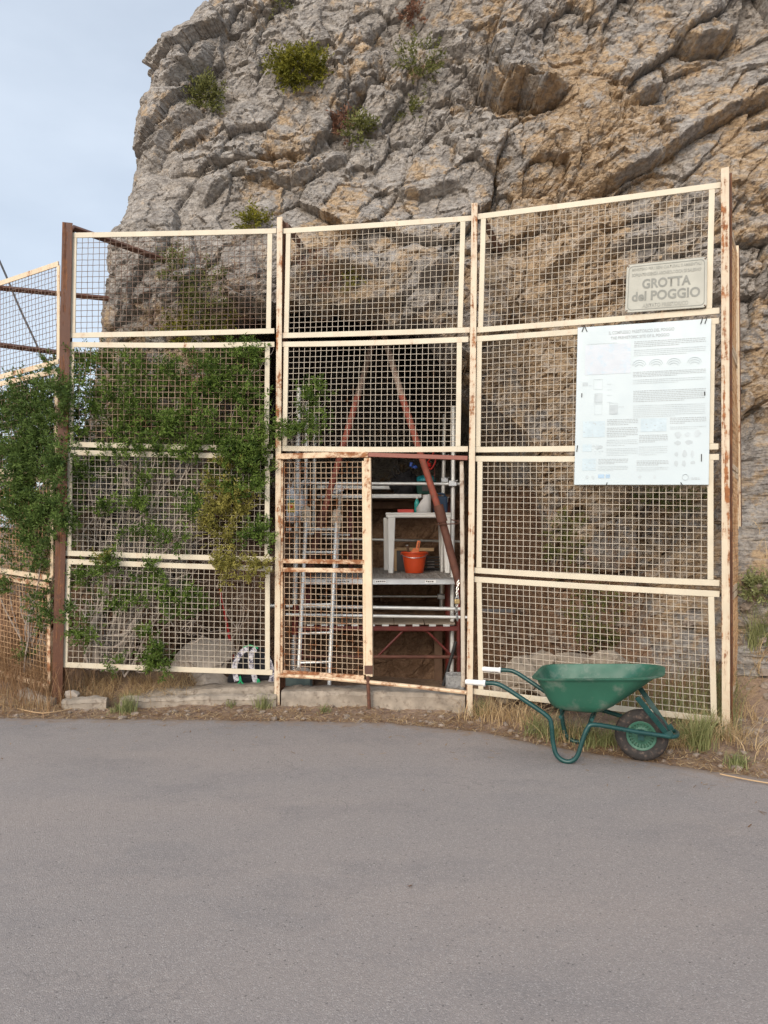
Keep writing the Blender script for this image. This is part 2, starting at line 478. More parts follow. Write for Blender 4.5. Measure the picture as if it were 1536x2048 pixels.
m_straw = leaf_mat('straw', (0.36, 0.235, 0.115), (0.74, 0.56, 0.33), 0.7)
m_straw_dark = leaf_mat('straw_dark', (0.179, 0.095, 0.050), (0.448, 0.291, 0.157), 0.7)
m_grass = leaf_mat('grass_blade', (0.134, 0.157, 0.056), (0.381, 0.392, 0.179), 0.6)
m_redweed = leaf_mat('dry_weed', (0.146, 0.067, 0.045), (0.336, 0.190, 0.123), 0.8)
m_twig = simple('twig_bark', (0.34, 0.285, 0.24), 0.85, 0, 0.35, 20, 0.5, 120)
m_concrete = simple('old_concrete', (0.33, 0.28, 0.225), 0.92, 0, 0.3, 9, 1.0, 32, dirt=(0.19, 0.15, 0.115), dirt_lo=0.52)
m_stone = simple('pale_stone', (0.43, 0.37, 0.31), 0.9, 0, 0.3, 6, 0.8, 30, dirt=(0.25, 0.2, 0.155), dirt_lo=0.55)
m_stone_grey = simple('grey_stone', (0.34, 0.325, 0.31), 0.9, 0, 0.3, 6, 0.8, 30, dirt=(0.16, 0.13, 0.11), dirt_lo=0.55)
m_galv = simple('galvanised_steel', (0.62, 0.64, 0.66), 0.38, 0.75, 0.10, 8, 0.10, 90, dirt=(0.40, 0.39, 0.38), dirt_lo=0.66)
m_galv_pale = simple('pale_galvanised', (0.78, 0.79, 0.77), 0.42, 0.35, 0.1, 12, 0.1, 60)
m_deck = simple('deck_plate', (0.36, 0.34, 0.32), 0.62, 0.25, 0.25, 12, 0.4, 70, dirt=(0.22, 0.175, 0.14), dirt_lo=0.5)
m_ply = simple('dirty_board', (0.34, 0.275, 0.21), 0.8, 0, 0.25, 7, 0.3, 50, dirt=(0.2, 0.15, 0.11))
m_darkwood = simple('dark_wood', (0.16, 0.095, 0.06), 0.85, 0, 0.3, 8, 0.4, 50)
m_redsteel = simple('red_scaffold_paint', (0.15, 0.026, 0.02), 0.5, 0, 0.25, 10, 0.25, 80, dirt=(0.12, 0.045, 0.03), dirt_lo=0.6)
m_prop = simple('red_oxide_prop', (0.36, 0.095, 0.062), 0.7, 0, 0.25, 9, 0.4, 60, dirt=(0.22, 0.10, 0.07), dirt_lo=0.5)
m_prop_pale = simple('limewashed_prop', (0.36, 0.27, 0.22), 0.8, 0, 0.3, 12, 0.4, 60, dirt=(0.3, 0.1, 0.07), dirt_lo=0.54)
m_prop_low = simple('dark_rust_prop', (0.15, 0.062, 0.042), 0.75, 0, 0.3, 12, 0.5, 70)
m_whiteplastic = simple('white_plastic', (0.88, 0.88, 0.86), 0.42, 0, 0.04, 4, 0.03, 60, dirt=(0.6, 0.57, 0.5), dirt_lo=0.64)
m_grip = simple('white_grip', (0.86, 0.85, 0.82), 0.5, 0, 0.03, 8, 0.05, 90)
m_tray = simple('green_tray', (0.026, 0.118, 0.075), 0.48, 0, 0.2, 3.2, 0.12, 26, dirt=(0.12, 0.18, 0.14), dirt_lo=0.53)
m_greensteel = simple('green_tube', (0.012, 0.062, 0.058), 0.34, 0.1, 0.2, 12, 0.1, 70, dirt=(0.09, 0.11, 0.09), dirt_lo=0.66)
m_rim = simple('green_rim', (0.04, 0.135, 0.09), 0.5, 0, 0.1, 8, 0.05, 60, dirt=(0.2, 0.22, 0.15), dirt_lo=0.6)
m_tyre = simple('dusty_tyre', (0.035, 0.03, 0.028), 0.85, 0, 0.25, 14, 0.4, 60, dirt=(0.14, 0.10, 0.08), dirt_lo=0.54)
m_bucket = simple('orange_bucket', (0.72, 0.085, 0.022), 0.42, 0, 0.08, 8, 0.05, 60, dirt=(0.5, 0.14, 0.07), dirt_lo=0.66)
m_orange = simple('orange_handle', (0.85, 0.24, 0.09), 0.5, 0, 0.06)
m_black = simple('black_rubber', (0.02, 0.02, 0.02), 0.6, 0, 0.2)
m_blackcloth = simple('black_cloth', (0.018, 0.018, 0.022), 0.9, 0, 0.3, 20, 0.5, 120)
m_teal = simple('teal_lid', (0.03, 0.36, 0.44), 0.4, 0, 0.08)
m_dkgreen = simple('dark_green_tub', (0.012, 0.075, 0.06), 0.4, 0, 0.15)
m_navy = simple('navy_plastic', (0.025, 0.06, 0.125), 0.45, 0, 0.15, 8, 0.1)
m_yellow = simple('yellow_cap', (0.72, 0.36, 0.03), 0.45, 0, 0.06)
m_bottle = simple('turquoise_bottle', (0.05, 0.42, 0.40), 0.25, 0, 0.1)
m_redbox = simple('red_box', (0.62, 0.075, 0.06), 0.5, 0, 0.08)
m_paper = simple('white_sheet', (0.74, 0.74, 0.75), 0.7, 0, 0.05)
m_card = simple('cardboard', (0.50, 0.34, 0.19), 0.85, 0, 0.12)
m_slate = simple('slate_board', (0.11, 0.105, 0.105), 0.8, 0, 0.15)
m_bag = simple('white_bag_film', (0.74, 0.76, 0.79), 0.4, 0, 0.08, 14, 0.4, 40)
m_bagprint_y = simple('bag_print_yellow', (0.70, 0.52, 0.10), 0.5)
m_bagprint_g = simple('bag_print_green', (0.13, 0.30, 0.22), 0.5)
m_cloth = simple('beige_rag', (0.66, 0.56, 0.44), 0.9, 0, 0.2, 20, 0.6, 60)
m_block = simple('cement_block', (0.34, 0.34, 0.335), 0.95, 0, 0.25, 14, 0.9, 90, dirt=(0.17, 0.165, 0.16), dirt_lo=0.5)
m_crate = simple('grey_green_crate', (0.10, 0.135, 0.125), 0.7, 0, 0.2, 12, 0.4, 60, dirt=(0.2, 0.19, 0.17))
m_red = simple('red_cord', (0.62, 0.03, 0.025), 0.5, 0, 0.1)
m_blue = simple('blue_plastic', (0.03, 0.10, 0.5), 0.4, 0, 0.1)
m_floral_w = simple('floral_band_white', (0.72, 0.70, 0.74), 0.85, 0, 0.06, 20, 0.2, 90, dirt=(0.06, 0.055, 0.10), dirt_lo=0.45)
m_green_trim = simple('green_trim', (0.02, 0.45, 0.18), 0.6, 0, 0.1)
m_brass = simple('brass', (0.62, 0.44, 0.20), 0.38, 0.7, 0.1)
m_steel = simple('bright_steel', (0.45, 0.44, 0.42), 0.25, 0.9, 0.1)
m_cable = simple('black_cable', (0.05, 0.05, 0.055), 0.6)
m_sign = simple('old_sign_face', (0.45, 0.445, 0.385), 0.55, 0, 0.09, 5, 0.08, 60, dirt=(0.40, 0.38, 0.31), dirt_lo=0.60)
m_sign_ink = simple('sign_letter_ink', (0.265, 0.268, 0.24), 0.7, 0, 0.1)
m_sign_faint = simple('sign_faded_ink', (0.36, 0.36, 0.32), 0.7, 0, 0.1)
m_panel = simple('panel_white', (0.55, 0.63, 0.66), 0.4, 0, 0.03, 2.5, 0.03, 40)
m_ink_dark = simple('faded_print_dark', (0.43, 0.47, 0.49), 0.6, 0, 0.1)
m_ink = simple('faded_print', (0.51, 0.57, 0.595), 0.6, 0, 0.1)
m_ink_pale = simple('bleached_print', (0.53, 0.63, 0.68), 0.6, 0, 0.06, 14)
m_ink_photo = simple('bleached_photo', (0.575, 0.62, 0.67), 0.5, 0, 0.04, 6, dirt=(0.50, 0.61, 0.69), dirt_lo=0.5)
m_ink_blue = simple('faded_blue_print', (0.38, 0.52, 0.66), 0.6, 0, 0.12)

m_pebble = simple('verge_pebble', (0.27, 0.215, 0.17), 0.95, 0, 0.35, 14, 0.6, 40)
m_stone_heap = simple('heaped_stone', (0.34, 0.28, 0.215), 0.92, 0, 0.3, 6, 0.9, 30, dirt=(0.2, 0.155, 0.115), dirt_lo=0.5)
# ================================================================ the rock with its cave
def axis(parts):
    out = []
    for a, b, st in parts: out.append(np.arange(a, b, st))
    return np.concatenate(out)
S = axis([(-8, -1.4, 0.09), (-1.4, 7.1, 0.0130), (7.1, 15, 0.12)])
Zg = axis([(-0.8, 7.6, 0.0130), (7.6, 12.5, 0.08)])
def XZ(px, py): return ((px - 768) / 200.0, CAM_H + (1050 - py) / 200.0)

def blocks(P, seed, size, ang, amp, tilt, sharp=0.0):
    """angular broken faces: every cell a tilted facet"""
    ca, sa = math.cos(ang), math.sin(ang)
    Q = np.stack([(P[:, 0] * ca + P[:, 2] * sa) / size[0], P[:, 1] / size[2], (-P[:, 0] * sa + P[:, 2] * ca) / size[1]], 1)
    w = np.stack([fbm(Q * 1.3 + 7, 3, seed + 1), fbm(Q * 1.3 + 31, 3, seed + 2), fbm(Q * 1.3 + 59, 3, seed + 3)], 1)
    Q = Q + 0.20 * w
    f1, f2, off, rnd = voronoi(Q, seed)
    tl = (rnd[:, :3] - 0.5) * 2
    d = amp * ((rnd[:, 3] - 0.5) + tilt * (tl * off).sum(1))
    edge = np.clip((f2 - f1) / 0.10, 0, 1)
    return d - sharp * (1 - edge) ** 2, rnd

def ledge(X, Z, pts, amp, length, groove=0.3, taper=0.35):
    q = [XZ(*p) for p in pts]
    best = np.full(len(X), 1e9); sgn = np.zeros(len(X)); endd = np.zeros(len(X))
    total = sum(math.dist(q[i], q[i + 1]) for i in range(len(q) - 1)); run = 0
    for i in range(len(q) - 1):
        (ax, az), (bx, bz) = q[i], q[i + 1]
        ex, ez = bx - ax, bz - az; ln = math.hypot(ex, ez)
        t = np.clip(((X - ax) * ex + (Z - az) * ez) / ln ** 2, 0, 1)
        dx, dz = X - (ax + ex * t), Z - (az + ez * t)
        d = np.hypot(dx, dz); m = d < best
        best = np.where(m, d, best); sgn = np.where(m, np.sign(ex * dz - ez * dx), sgn)
        endd = np.where(m, np.minimum(run + t * ln, total - run - t * ln), endd); run += ln
    tp = sstep(-0.01, taper, endd)
    up = amp * np.exp(-(best / length) ** 1.3) * sstep(0, 0.05, best * 1.0) * (sgn > 0)
    dn = -groove * amp * np.exp(-(best / 0.10)) * (sgn <= 0)
    return tp * (up + dn)

def build_cliff():
    s, z = np.meshgrid(S, Zg)
    ns, nz = len(S), len(Zg)
    s = s.ravel(); z = z.ravel()
    xc = np.interp(z, [-0.8, 0, 1, 2.0, 2.6, 3.25, 3.62, 4.07, 4.57, 5.17, 5.57, 6.0, 6.4, 6.85, 8.0, 12.5],
                   [-5.0, -4.7, -4.3, -3.8, -3.45, -3.22, -3.08, -2.96, -2.88, -2.80, -2.76, -2.70, -2.62, -2.28, -1.70, 0.8])
    rr = 0.55
    xs = (s + np.sqrt(s * s + rr * rr)) / 2
    ys = (-s + np.sqrt(s * s + rr * rr)) / 2
    wfront = 0.5 * (1 + s / np.sqrt(s * s + rr * rr))
    x = xc + xs - 0.27 * 0
    D = 7.62 + 0.10 * np.clip(z - 4.2, 0, 99) ** 1.15
    D -= 0.25 * sstep(1.0, 3.6, x)
    D += 0.35 * sstep(-1.6, -3.2, x) * sstep(4.5, 2.0, z)
    # foot of the rock on the right comes forward as broken ground
    D -= 0.32 * sstep(2.3, 1.0, z) * sstep(1.9, 3.4, x)
    D -= 0.28 * sstep(1.2, 0.1, z) * sstep(1.3, 3.0, x)
    y = D + ys - 0.137
    # brow above the cave
    brow = np.interp(x, [-3, -1.9, -1.2, 0.2, 1.2, 2.2], [3.2, 3.75, 3.85, 3.75, 3.3, 2.6])
    y -= 0.22 * np.exp(-((z - brow - 0.25) / 0.5) ** 2) * sstep(-2.6, -1.6, x) * sstep(2.4, 1.0, x)
    # cave
    lip = np.interp(x, [-2.15, -1.9, -1.72, -1.5, -1.0, -0.6, 0.0, 0.45, 0.85, 1.15, 1.38, 1.52, 1.62, 1.9],
                    [-1.0, 1.6, 3.30, 3.62, 3.66, 3.62, 3.56, 3.36, 3.02, 2.72, 2.46, 2.1, 1.4, -1.0])
    lip = lip + 0.10 * perlin(np.stack([x * 3.1, x * 0 + 2.2, x * 0 + 1], 1), 3) + 0.05 * perlin(np.stack([x * 9, x * 0, x * 0], 1), 4)
    roof = 9.0 * np.clip((lip - z) / 1.35, 0, 1) ** 0.8
    back = np.interp(z, [-0.8, 0.52, 0.60, 0.86, 0.94, 1.90, 2.0, 2.42, 2.5, 6], [9.05, 9.1, 9.6, 9.65, 10.45, 10.55, 12.0, 13.0, 17.0, 17.0])
    back = np.where(x < -0.78, np.minimum(back, np.interp(x, [-2.2, -1.25, -0.80], [8.0, 8.3, 8.75]) + np.clip(z - 1.25, 0, 9) * 4.0), back)
    side = sstep(1.78, 1.02, x)
    cave = np.minimum(roof, np.clip(back - y, 0, 9)) * side * wfront
    cave = np.where(lip > z, cave, 0)
    y = y + cave
    P = np.stack([x, y, z], 1)
    # displacement
    d = 0.42 * fbm(P * 0.42, 4, 5)
    d += 0.04 * ridged(P * np.array([0.9, 0.9, 0.9]) + 3, 3, 9)
    b1, r1 = blocks(P, 21, (1.25, 0.74, 0.9), R(36), 0.27, 0.62, 0.05)
    b2, r2 = blocks(P, 41, (0.50, 0.33, 0.42), R(50), 0.105, 0.85, 0.03)
    b3, r3 = blocks(P, 61, (0.19, 0.125, 0.16), R(14), 0.048, 0.95, 0.012)
    b4, r4 = blocks(P, 81, (0.08, 0.055, 0.07), R(60), 0.019, 1.0, 0.006)
    rough = 0.5 + 0.9 * sstep(-0.25, 0.3, fbm(P * 0.9 + 50, 3, 77))
    d += (b1 + b2 * rough + (b3 + b4) * rough)
    d += 0.018 * ridged(P * 5.5, 5, 15) * rough + 0.014 * fbm(P * 24, 3, 25)
    cx_, cz_ = XZ(1110, 780); d *= 1 - 0.5 * np.exp(-((x - cx_) / 0.55) ** 2 - ((z - cz_) / 0.6) ** 2)
    soft = np.clip(cave / 0.8, 0, 1)
    d = d * (1 - 0.55 * soft) + soft * (0.05 * fbm(P * 2.3, 5, 91) + 0.025 * fbm(P * 11, 4, 92))
    # the ledges and cracks one can point at in the photograph
    d += ledge(x, z, [(965, 100), (962, 168), (1005, 207), (1040, 197), (1078, 224), (1105, 214), (1150, 188)], 0.27, 0.5, 0.9)
    d += ledge(x, z, [(1150, 412), (1215, 388), (1290, 352), (1380, 292), (1440, 262), (1560, 200)], 0.17, 0.26, 0.8)
    d += ledge(x, z, [(1225, 235), (1265, 225), (1320, 190), (1335, 130)], 0.22, 0.35, 0.4)
    d += ledge(x, z, [(1440, 300), (1500, 285), (1560, 262)], 0.18, 0.3, 0.5)
    d += ledge(x, z, [(395, 425), (430, 392), (480, 352)], 0.2, 0.3, 0.5)
    d += ledge(x, z, [(500, 365), (600, 372), (650, 340), (720, 300)], 0.15, 0.3, 0.4)
    d += ledge(x, z, [(665, 225), (715, 165), (772, 108)], 0.14, 0.3, 0.8)
    d += ledge(x, z, [(290, 165), (345, 150), (400, 90), (420, 20)], 0.20, 0.4, 0.3)
    d += ledge(x, z, [(255, 330), (300, 320), (330, 250), (420, 190)], 0.16, 0.4, 0.3)
    d += ledge(x, z, [(1320, 70), (1380, 110), (1450, 90), (1500, 20)], 0.28, 0.4, 0.5)
    d += ledge(x, z, [(640, 655), (760, 640), (860, 622), (930, 600)], 0.16, 0.16, 0.6)
    d += ledge(x, z, [(600, 600), (700, 585), (800, 590)], 0.12, 0.14, 0.5)
    d += ledge(x, z, [(420, 640), (500, 630), (580, 648)], 0.16, 0.2, 0.4)
    d += ledge(x, z, [(760, 400), (850, 410), (950, 370)], 0.13, 0.3, 0.4)
    d += ledge(x, z, [(1160, 560), (1240, 520), (1300, 505), (1390, 470)], 0.13, 0.25, 0.5)
    d += ledge(x, z, [(1040, 590), (1130, 540), (1200, 480)], 0.10, 0.25, 0.5)
    for (px, py, sx, sy, a) in ((850, 565, 0.24, 0.2, 0.20), (858, 512, 0.06, 0.05, -0.28), (690, 560, 0.35, 0.14, 0.12), (1480, 60, 0.3, 0.3, -0.30)):
        cx, cz = XZ(px, py)
        d += a * np.exp(-((x - cx) / sx) ** 2 - ((z - cz) / sy) ** 2)
    nrm = np.stack([-(1 - wfront), -wfront, np.zeros_like(x)], 1)
    nrm[:, 2] = np.where(soft > 0.3, -0.3, 0.1)
    nrm /= np.linalg.norm(nrm, axis=1)[:, None]
    d *= 0.22 + 0.78 * wfront ** 1.4
    V = P + nrm * d[:, None]
    V[:, 2] += 2.2 * sstep(0.1, 2.5, cave) * sstep(1.9, 2.7, z) * sstep(1.0, 0.0, x) + 0.5 * sstep(0.6, 3.0, cave) * sstep(1.9, 2.5, z)   # the vault rises inside
    V[:, 0] += 0.03 * fbm(P * 6 + 9, 3, 33); V[:, 2] += 0.03 * fbm(P * 6 + 19, 3, 34)
    # colours that belong to the stone
    och = 0.5 + 0.75 * fbm(P * np.array([0.8, 0.8, 0.8]) + 4, 4, 55) + 0.30 * (r1[:, 0] - 0.5) + 0.34 * (r2[:, 1] - 0.5) + 0.2 * (r3[:, 2] - 0.5)
    och += 0.10 * sstep(0.3, 3.2, x) - 0.13 * sstep(0.4, -0.6, x) * sstep(4.2, 4.8, z) + 0.10 * sstep(6.0, 7.0, z)
    och += 0.16 * np.exp(-((z - 3.95) / 0.45) ** 2) * sstep(-1.2, -0.6, x) * sstep(3.2, 1.0, x)
    for (px, py, sx, sy, a) in ((850, 560, .25, .22, .5), (1215, 270, .12, .25, .4), (1130, 130, .5, .3, .25), (1400, 100, .5, .3, .25), (640, 470, .4, .3, .2), (1100, 560, .6, .4, .2), (1100, 770, .5, .5, .42), (1040, 1000, .3, .5, .3)):
        cx, cz = XZ(px, py); och += a * np.exp(-((x - cx) / sx) ** 2 - ((z - cz) / sy) ** 2)
    och -= 0.54
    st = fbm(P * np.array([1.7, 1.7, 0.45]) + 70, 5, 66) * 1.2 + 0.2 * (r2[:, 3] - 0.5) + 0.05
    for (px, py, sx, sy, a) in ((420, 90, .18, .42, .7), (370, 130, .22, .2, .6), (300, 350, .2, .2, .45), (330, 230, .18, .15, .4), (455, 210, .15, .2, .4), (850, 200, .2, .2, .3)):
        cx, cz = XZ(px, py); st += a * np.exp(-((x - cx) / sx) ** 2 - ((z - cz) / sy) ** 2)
    earth = np.clip(cave / 0.5, 0, 1) * sstep(2.2, 1.8, z) + sstep(1.9, 1.0, z) * sstep(0.9, 1.5, x) * (0.62 - 0.30 * sstep(2.2, 2.8, x)) + 0.8 * sstep(1.5, 0.5, z) * sstep(-0.8, -1.2, x)
    idx = np.arange(ns * nz).reshape(nz, ns)
    F = np.stack([idx[:-1, :-1], idx[:-1, 1:], idx[1:, 1:], idx[1:, :-1]], -1).reshape(-1, 4)
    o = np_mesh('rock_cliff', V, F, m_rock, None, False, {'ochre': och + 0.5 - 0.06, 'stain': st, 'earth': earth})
    tag(o, 'grey and ochre limestone cliff with a cave mouth behind the mesh fence', None, None, 'structure')
    return V, nz, ns
CV, _nz, _ns = build_cliff()
# where a line of sight meets the rock (for what grows on it or is fixed to it)
_m = CV[:, 1] < 9.5
_cv = CV[_m]
_dz = (_cv[:, 2] - CAM_H)
_fy = _cv[:, 1] * CP + _dz * SP
_pxx = 768 + FOC * _cv[:, 0] / _fy
_pyy = 1024 - FOC * (-_cv[:, 1] * SP + _dz * CP) / _fy
def rock_at(px, py, r=7):
    m = (np.abs(_pxx - px) < r) & (np.abs(_pyy - py) < r)
    if not m.any(): return at(px, py, 8.2)
    return at(px, py, float(np.median(_cv[m][:, 1])) )

# ================================================================ ground and road
def gz(x, y):
    """height of the ground (arrays)"""
    x = np.asarray(x, dtype=float); y = np.asarray(y, dtype=float)
    z = np.full(np.broadcast(x, y).shape, -0.004)
    near = sstep(-9, -6, x) * sstep(11, 8, x) * sstep(3.5, 4.2, y)
    edge = road_edge(x)
    up = sstep(0.0, 0.5, y - edge)
    P = np.stack([(x + 0 * y).ravel(), (y + 0 * x).ravel(), (0 * x + 0 * y).ravel()], 1)
    n1 = fbm(P * 1.7, 4, 8).reshape(z.shape); n2 = fbm(P * 9, 4, 18).reshape(z.shape)
    z = z + near * up * (0.030 + 0.045 * n1 + 0.035 * n2)
    pit = sstep(6.85, 7.15, y + 0.42 * np.clip(x - 0.4, 0, 9) * 0) * sstep(-1.75, -1.35, x) * sstep(1.35, 1.0, x)
    z = z - near * pit * 0.24
    z = z + near * 0.14 * sstep(6.75, 7.3, y) * sstep(-0.9, -1.3, x)
    bank = sstep(0.0, 1.5, y - (7.0 - 0.42 * np.clip(x - 0.7, 0, 9))) * sstep(1.2, 2.4, x)
    z = z + near * 0.75 * sstep(0.15, 1.6, (y - 6.73) - 0.632 * (-2.81 - x)) * sstep(-2.7, -3.1, x)
    z = z + near * bank * (0.42 + 0.28 * sstep(2.4, 3.2, x) + 0.15 * n1 + 0.10 * n2)
    return z
def road_edge(x):
    x = np.asarray(x, dtype=float)
    e = np.interp(x, [-60, -6, -3.2, -1.5, 0.0, 0.75, 1.2, 1.75, 2.3, 3.0, 6, 60], [7.6, 6.42, 6.32, 6.26, 6.17, 5.88, 5.50, 5.16, 4.86, 4.45, 3.0, -20])
    P = np.stack([x.ravel(), x.ravel() * 0, x.ravel() * 0], 1)
    return e + (0.05 * fbm(P * 2.3, 3, 61) + 0.035 * fbm(P * 13, 3, 62)).reshape(x.shape)
def grow(a, b, step, lim):
    core = list(np.arange(a, b, step)); st = step; x = a
    left = []
    while x > -lim: st *= 1.35; x -= st; left.append(x)
    st = step; x = core[-1]; right = []
    while x < lim: st *= 1.35; x += st; right.append(x)
    return np.array(left[::-1] + core + right)
gx, gy = grow(-5.5, 6.0, 0.035, 400), grow(3.6, 8.6, 0.035, 400)
XX, YY = np.meshgrid(gx, gy)
ZZ = gz(XX, YY)
idx = np.arange(XX.size).reshape(XX.shape)
GF = np.stack([idx[:-1, :-1], idx[:-1, 1:], idx[1:, 1:], idx[1:, :-1]], -1).reshape(-1, 4)
tag(np_mesh('ground', np.stack([XX.ravel(), YY.ravel(), ZZ.ravel()], 1), GF, m_soil, None, True), None, None, None, 'structure')
rx = grow(-6, 6, 0.025, 60)
ex = road_edge(rx)
tv = np.array([60, 30, 12, 5, 2.5, 1.4, 0.9, 0.6, 0.42, 0.3, 0.2, 0.12, 0.05, 0.0])
RX = np.repeat(rx[None], len(tv), 0); RY = ex[None] - tv[:, None]; RD = np.repeat(np.exp(-tv / 0.22)[:, None], len(rx), 1)
RZ = np.full(RX.shape, 0.004); RZ[-1] = -0.012
idx = np.arange(RX.size).reshape(RX.shape)
RF = np.stack([idx[:-1, :-1], idx[:-1, 1:], idx[1:, 1:], idx[1:, :-1]], -1).reshape(-1, 4)
tag(np_mesh('road', np.stack([RX.ravel(), RY.ravel(), RZ.ravel()], 1), RF, m_asphalt, None, True, {'dust': RD.ravel()}), None, None, None, 'structure')
# ================================================================ mesh fence
P0, P1, P2, P3 = (-2.81, 6.73), (-0.93, 6.69), (0.72, 6.38), (2.545, 5.74)
LP = (-3.95, 7.45)                      # next corner of the fence beyond the left post
def nrm_of(A, B):
    d = Vector((B[0] - A[0], B[1] - A[1], 0)).normalized()
    return Vector((d.y, -d.x, 0))      # towards the road
rngm = random.Random(5)

def wires(quad, nrm, r=0.0025, cell=0.05, seed=0, bulge=0.0):
    """crimped woven wire filling the quad tl, tr, br, bl"""
    tl, tr, br, bl = [Vector(q) for q in quad]
    W = ((tr - tl).length + (br - bl).length) / 2; H = ((tl - bl).length + (tr - br).length) / 2
    nx, ny = max(2, round(W / cell)), max(2, round(H / cell))
    def pt(u, v):
        p = tl.lerp(tr, u).lerp(bl.lerp(br, u), v)
        return p
    rnd = np.random.RandomState(seed)
    ju = rnd.normal(0, 0.022, nx + 1); jv = rnd.normal(0, 0.022, ny + 1)
    k1, k2 = rnd.uniform(0, 6, 2)
    V, F = [], []
    def wob(u, v):
        return nrm * (bulge * math.sin(math.pi * u) * math.sin(math.pi * v) + 0.006 * math.sin(5 * u + k1) * math.sin(4 * v + k2))
    def wire(fn, n, ph):
        base = len(V)
        m = 2 * n
        pts = []
        for i in range(m + 1):
            t = i / m
            u, v = fn(t)
            crimp = (0.0030 * math.cos(math.pi * (i / 2 + ph))) if True else 0
            pts.append(pt(u, v) + wob(u, v) + nrm * crimp)
        ax = (pts[-1] - pts[0]).normalized(); sd_ = ax.cross(nrm).normalized()
        for p in pts:
            for a, b in ((r, 0), (0, r), (-r, 0), (0, -r)):
                V.append(p + sd_ * a + nrm * b)
        for i in range(m):
            for k in range(4):
                F.append((base + i * 4 + k, base + i * 4 + (k + 1) % 4, base + i * 4 + 4 + (k + 1) % 4, base + i * 4 + 4 + k))
    for i in range(nx + 1):
        u0 = min(max((i + ju[i]) / nx, 0.001), 0.999)
        bend = rnd.normal(0, 0.0012)
        wire(lambda t: (u0 + bend * math.sin(3 * t), t), ny, i % 2)
    for j in range(ny + 1):
        v0 = min(max((j + jv[j]) / ny, 0.001), 0.999)
        bend = rnd.normal(0, 0.002)
        wire(lambda t: (t, v0 + bend * math.sin(3 * t + 1)), nx, (j + 1) % 2)
    return V, F

def panel(parent, A, B, top, bot, vl, vr, frame_m, wire_m, seed, fw=0.046, sag=0.0, bulge=0.0, off=0.0, name='mesh_panel'):
    """top/bot: ((x,y) left, (x,y) right) of the rails, vl/vr: ((xt), (xb)) of the uprights, read off the photograph on the fence's own plane"""
    n = nrm_of(A, B); o = n * off
    tl, tr = on(*top[0], A, B) + o, on(*top[1], A, B) + o
    bl, br = on(*bot[0], A, B) + o, on(*bot[1], A, B) + o
    def along(pA, pB, px):
        t = (px - pA[0]) / (pB[0] - pA[0])
        return pA[1] + (pB[1] - pA[1]) * t
    m = MB()
    m.bar(tl, tr, n, fw, 0.012, 10, sag)
    m.bar(bl, br, n, fw, 0.012, 10, sag)
    q = []
    for (xt, xb) in (vl, vr):
        a = on(xt, along(*top, xt), A, B) + o; b = on(xb, along(*bot, xb), A, B) + o
        d = (b - a).normalized()
        m.bar(a + d * fw * 0.5, b - d * fw * 0.5, n, fw * 0.92, 0.010, 6)
        q.append((a, b))
    p = m.build(name, frame_m, parent, True, 0.002)
    (a, b), (c, d) = q
    iw = 0.016
    dz = Vector((0, 0, fw * 0.3)); dx = (c - a).normalized() * iw
    V, F = wires((a + dx - dz - n * 0.010, c - dx - dz - n * 0.010, d - dx + dz - n * 0.010, b + dx + dz - n * 0.010), n, seed=seed, bulge=bulge)
    w = np_mesh('wire_mesh', [tuple(v) for v in V], F, wire_m, p, True)
    return p

def post(parent, top, base, fx, flange_m, web_m, w=0.05, dep=0.10, tf=0.007, rot=0.0):
    """a steel I section: front flange, web and back flange"""
    t, b = Vector(top), Vector(base)
    b = b + (b - t).normalized() * 0.25
    f = Matrix.Rotation(rot, 3, 'Z') @ fx
    m = MB(); m.bar(b, t, f, w, tf)
    p = m.build('post', flange_m, parent, True, 0.0015)
    m = MB(); m.bar(b - f * dep / 2 - f * 0.001, t - f * dep / 2 - f * 0.001, f, 0.006, dep - tf)
    m.bar(b - f * dep - f * 0.002, t - f * dep - f * 0.002, f, w, tf)
    m.build('web', web_m, p, True, 0.0015)
    return p

front = thing('mesh_fence', 'tall cream painted wire mesh fence on rusty steel posts in front of the cave', 'fence', (-0.93, 6.69, 0))
nL, nM, nR = nrm_of(P0, P1), nrm_of(P1, P2), nrm_of(P2, P3)
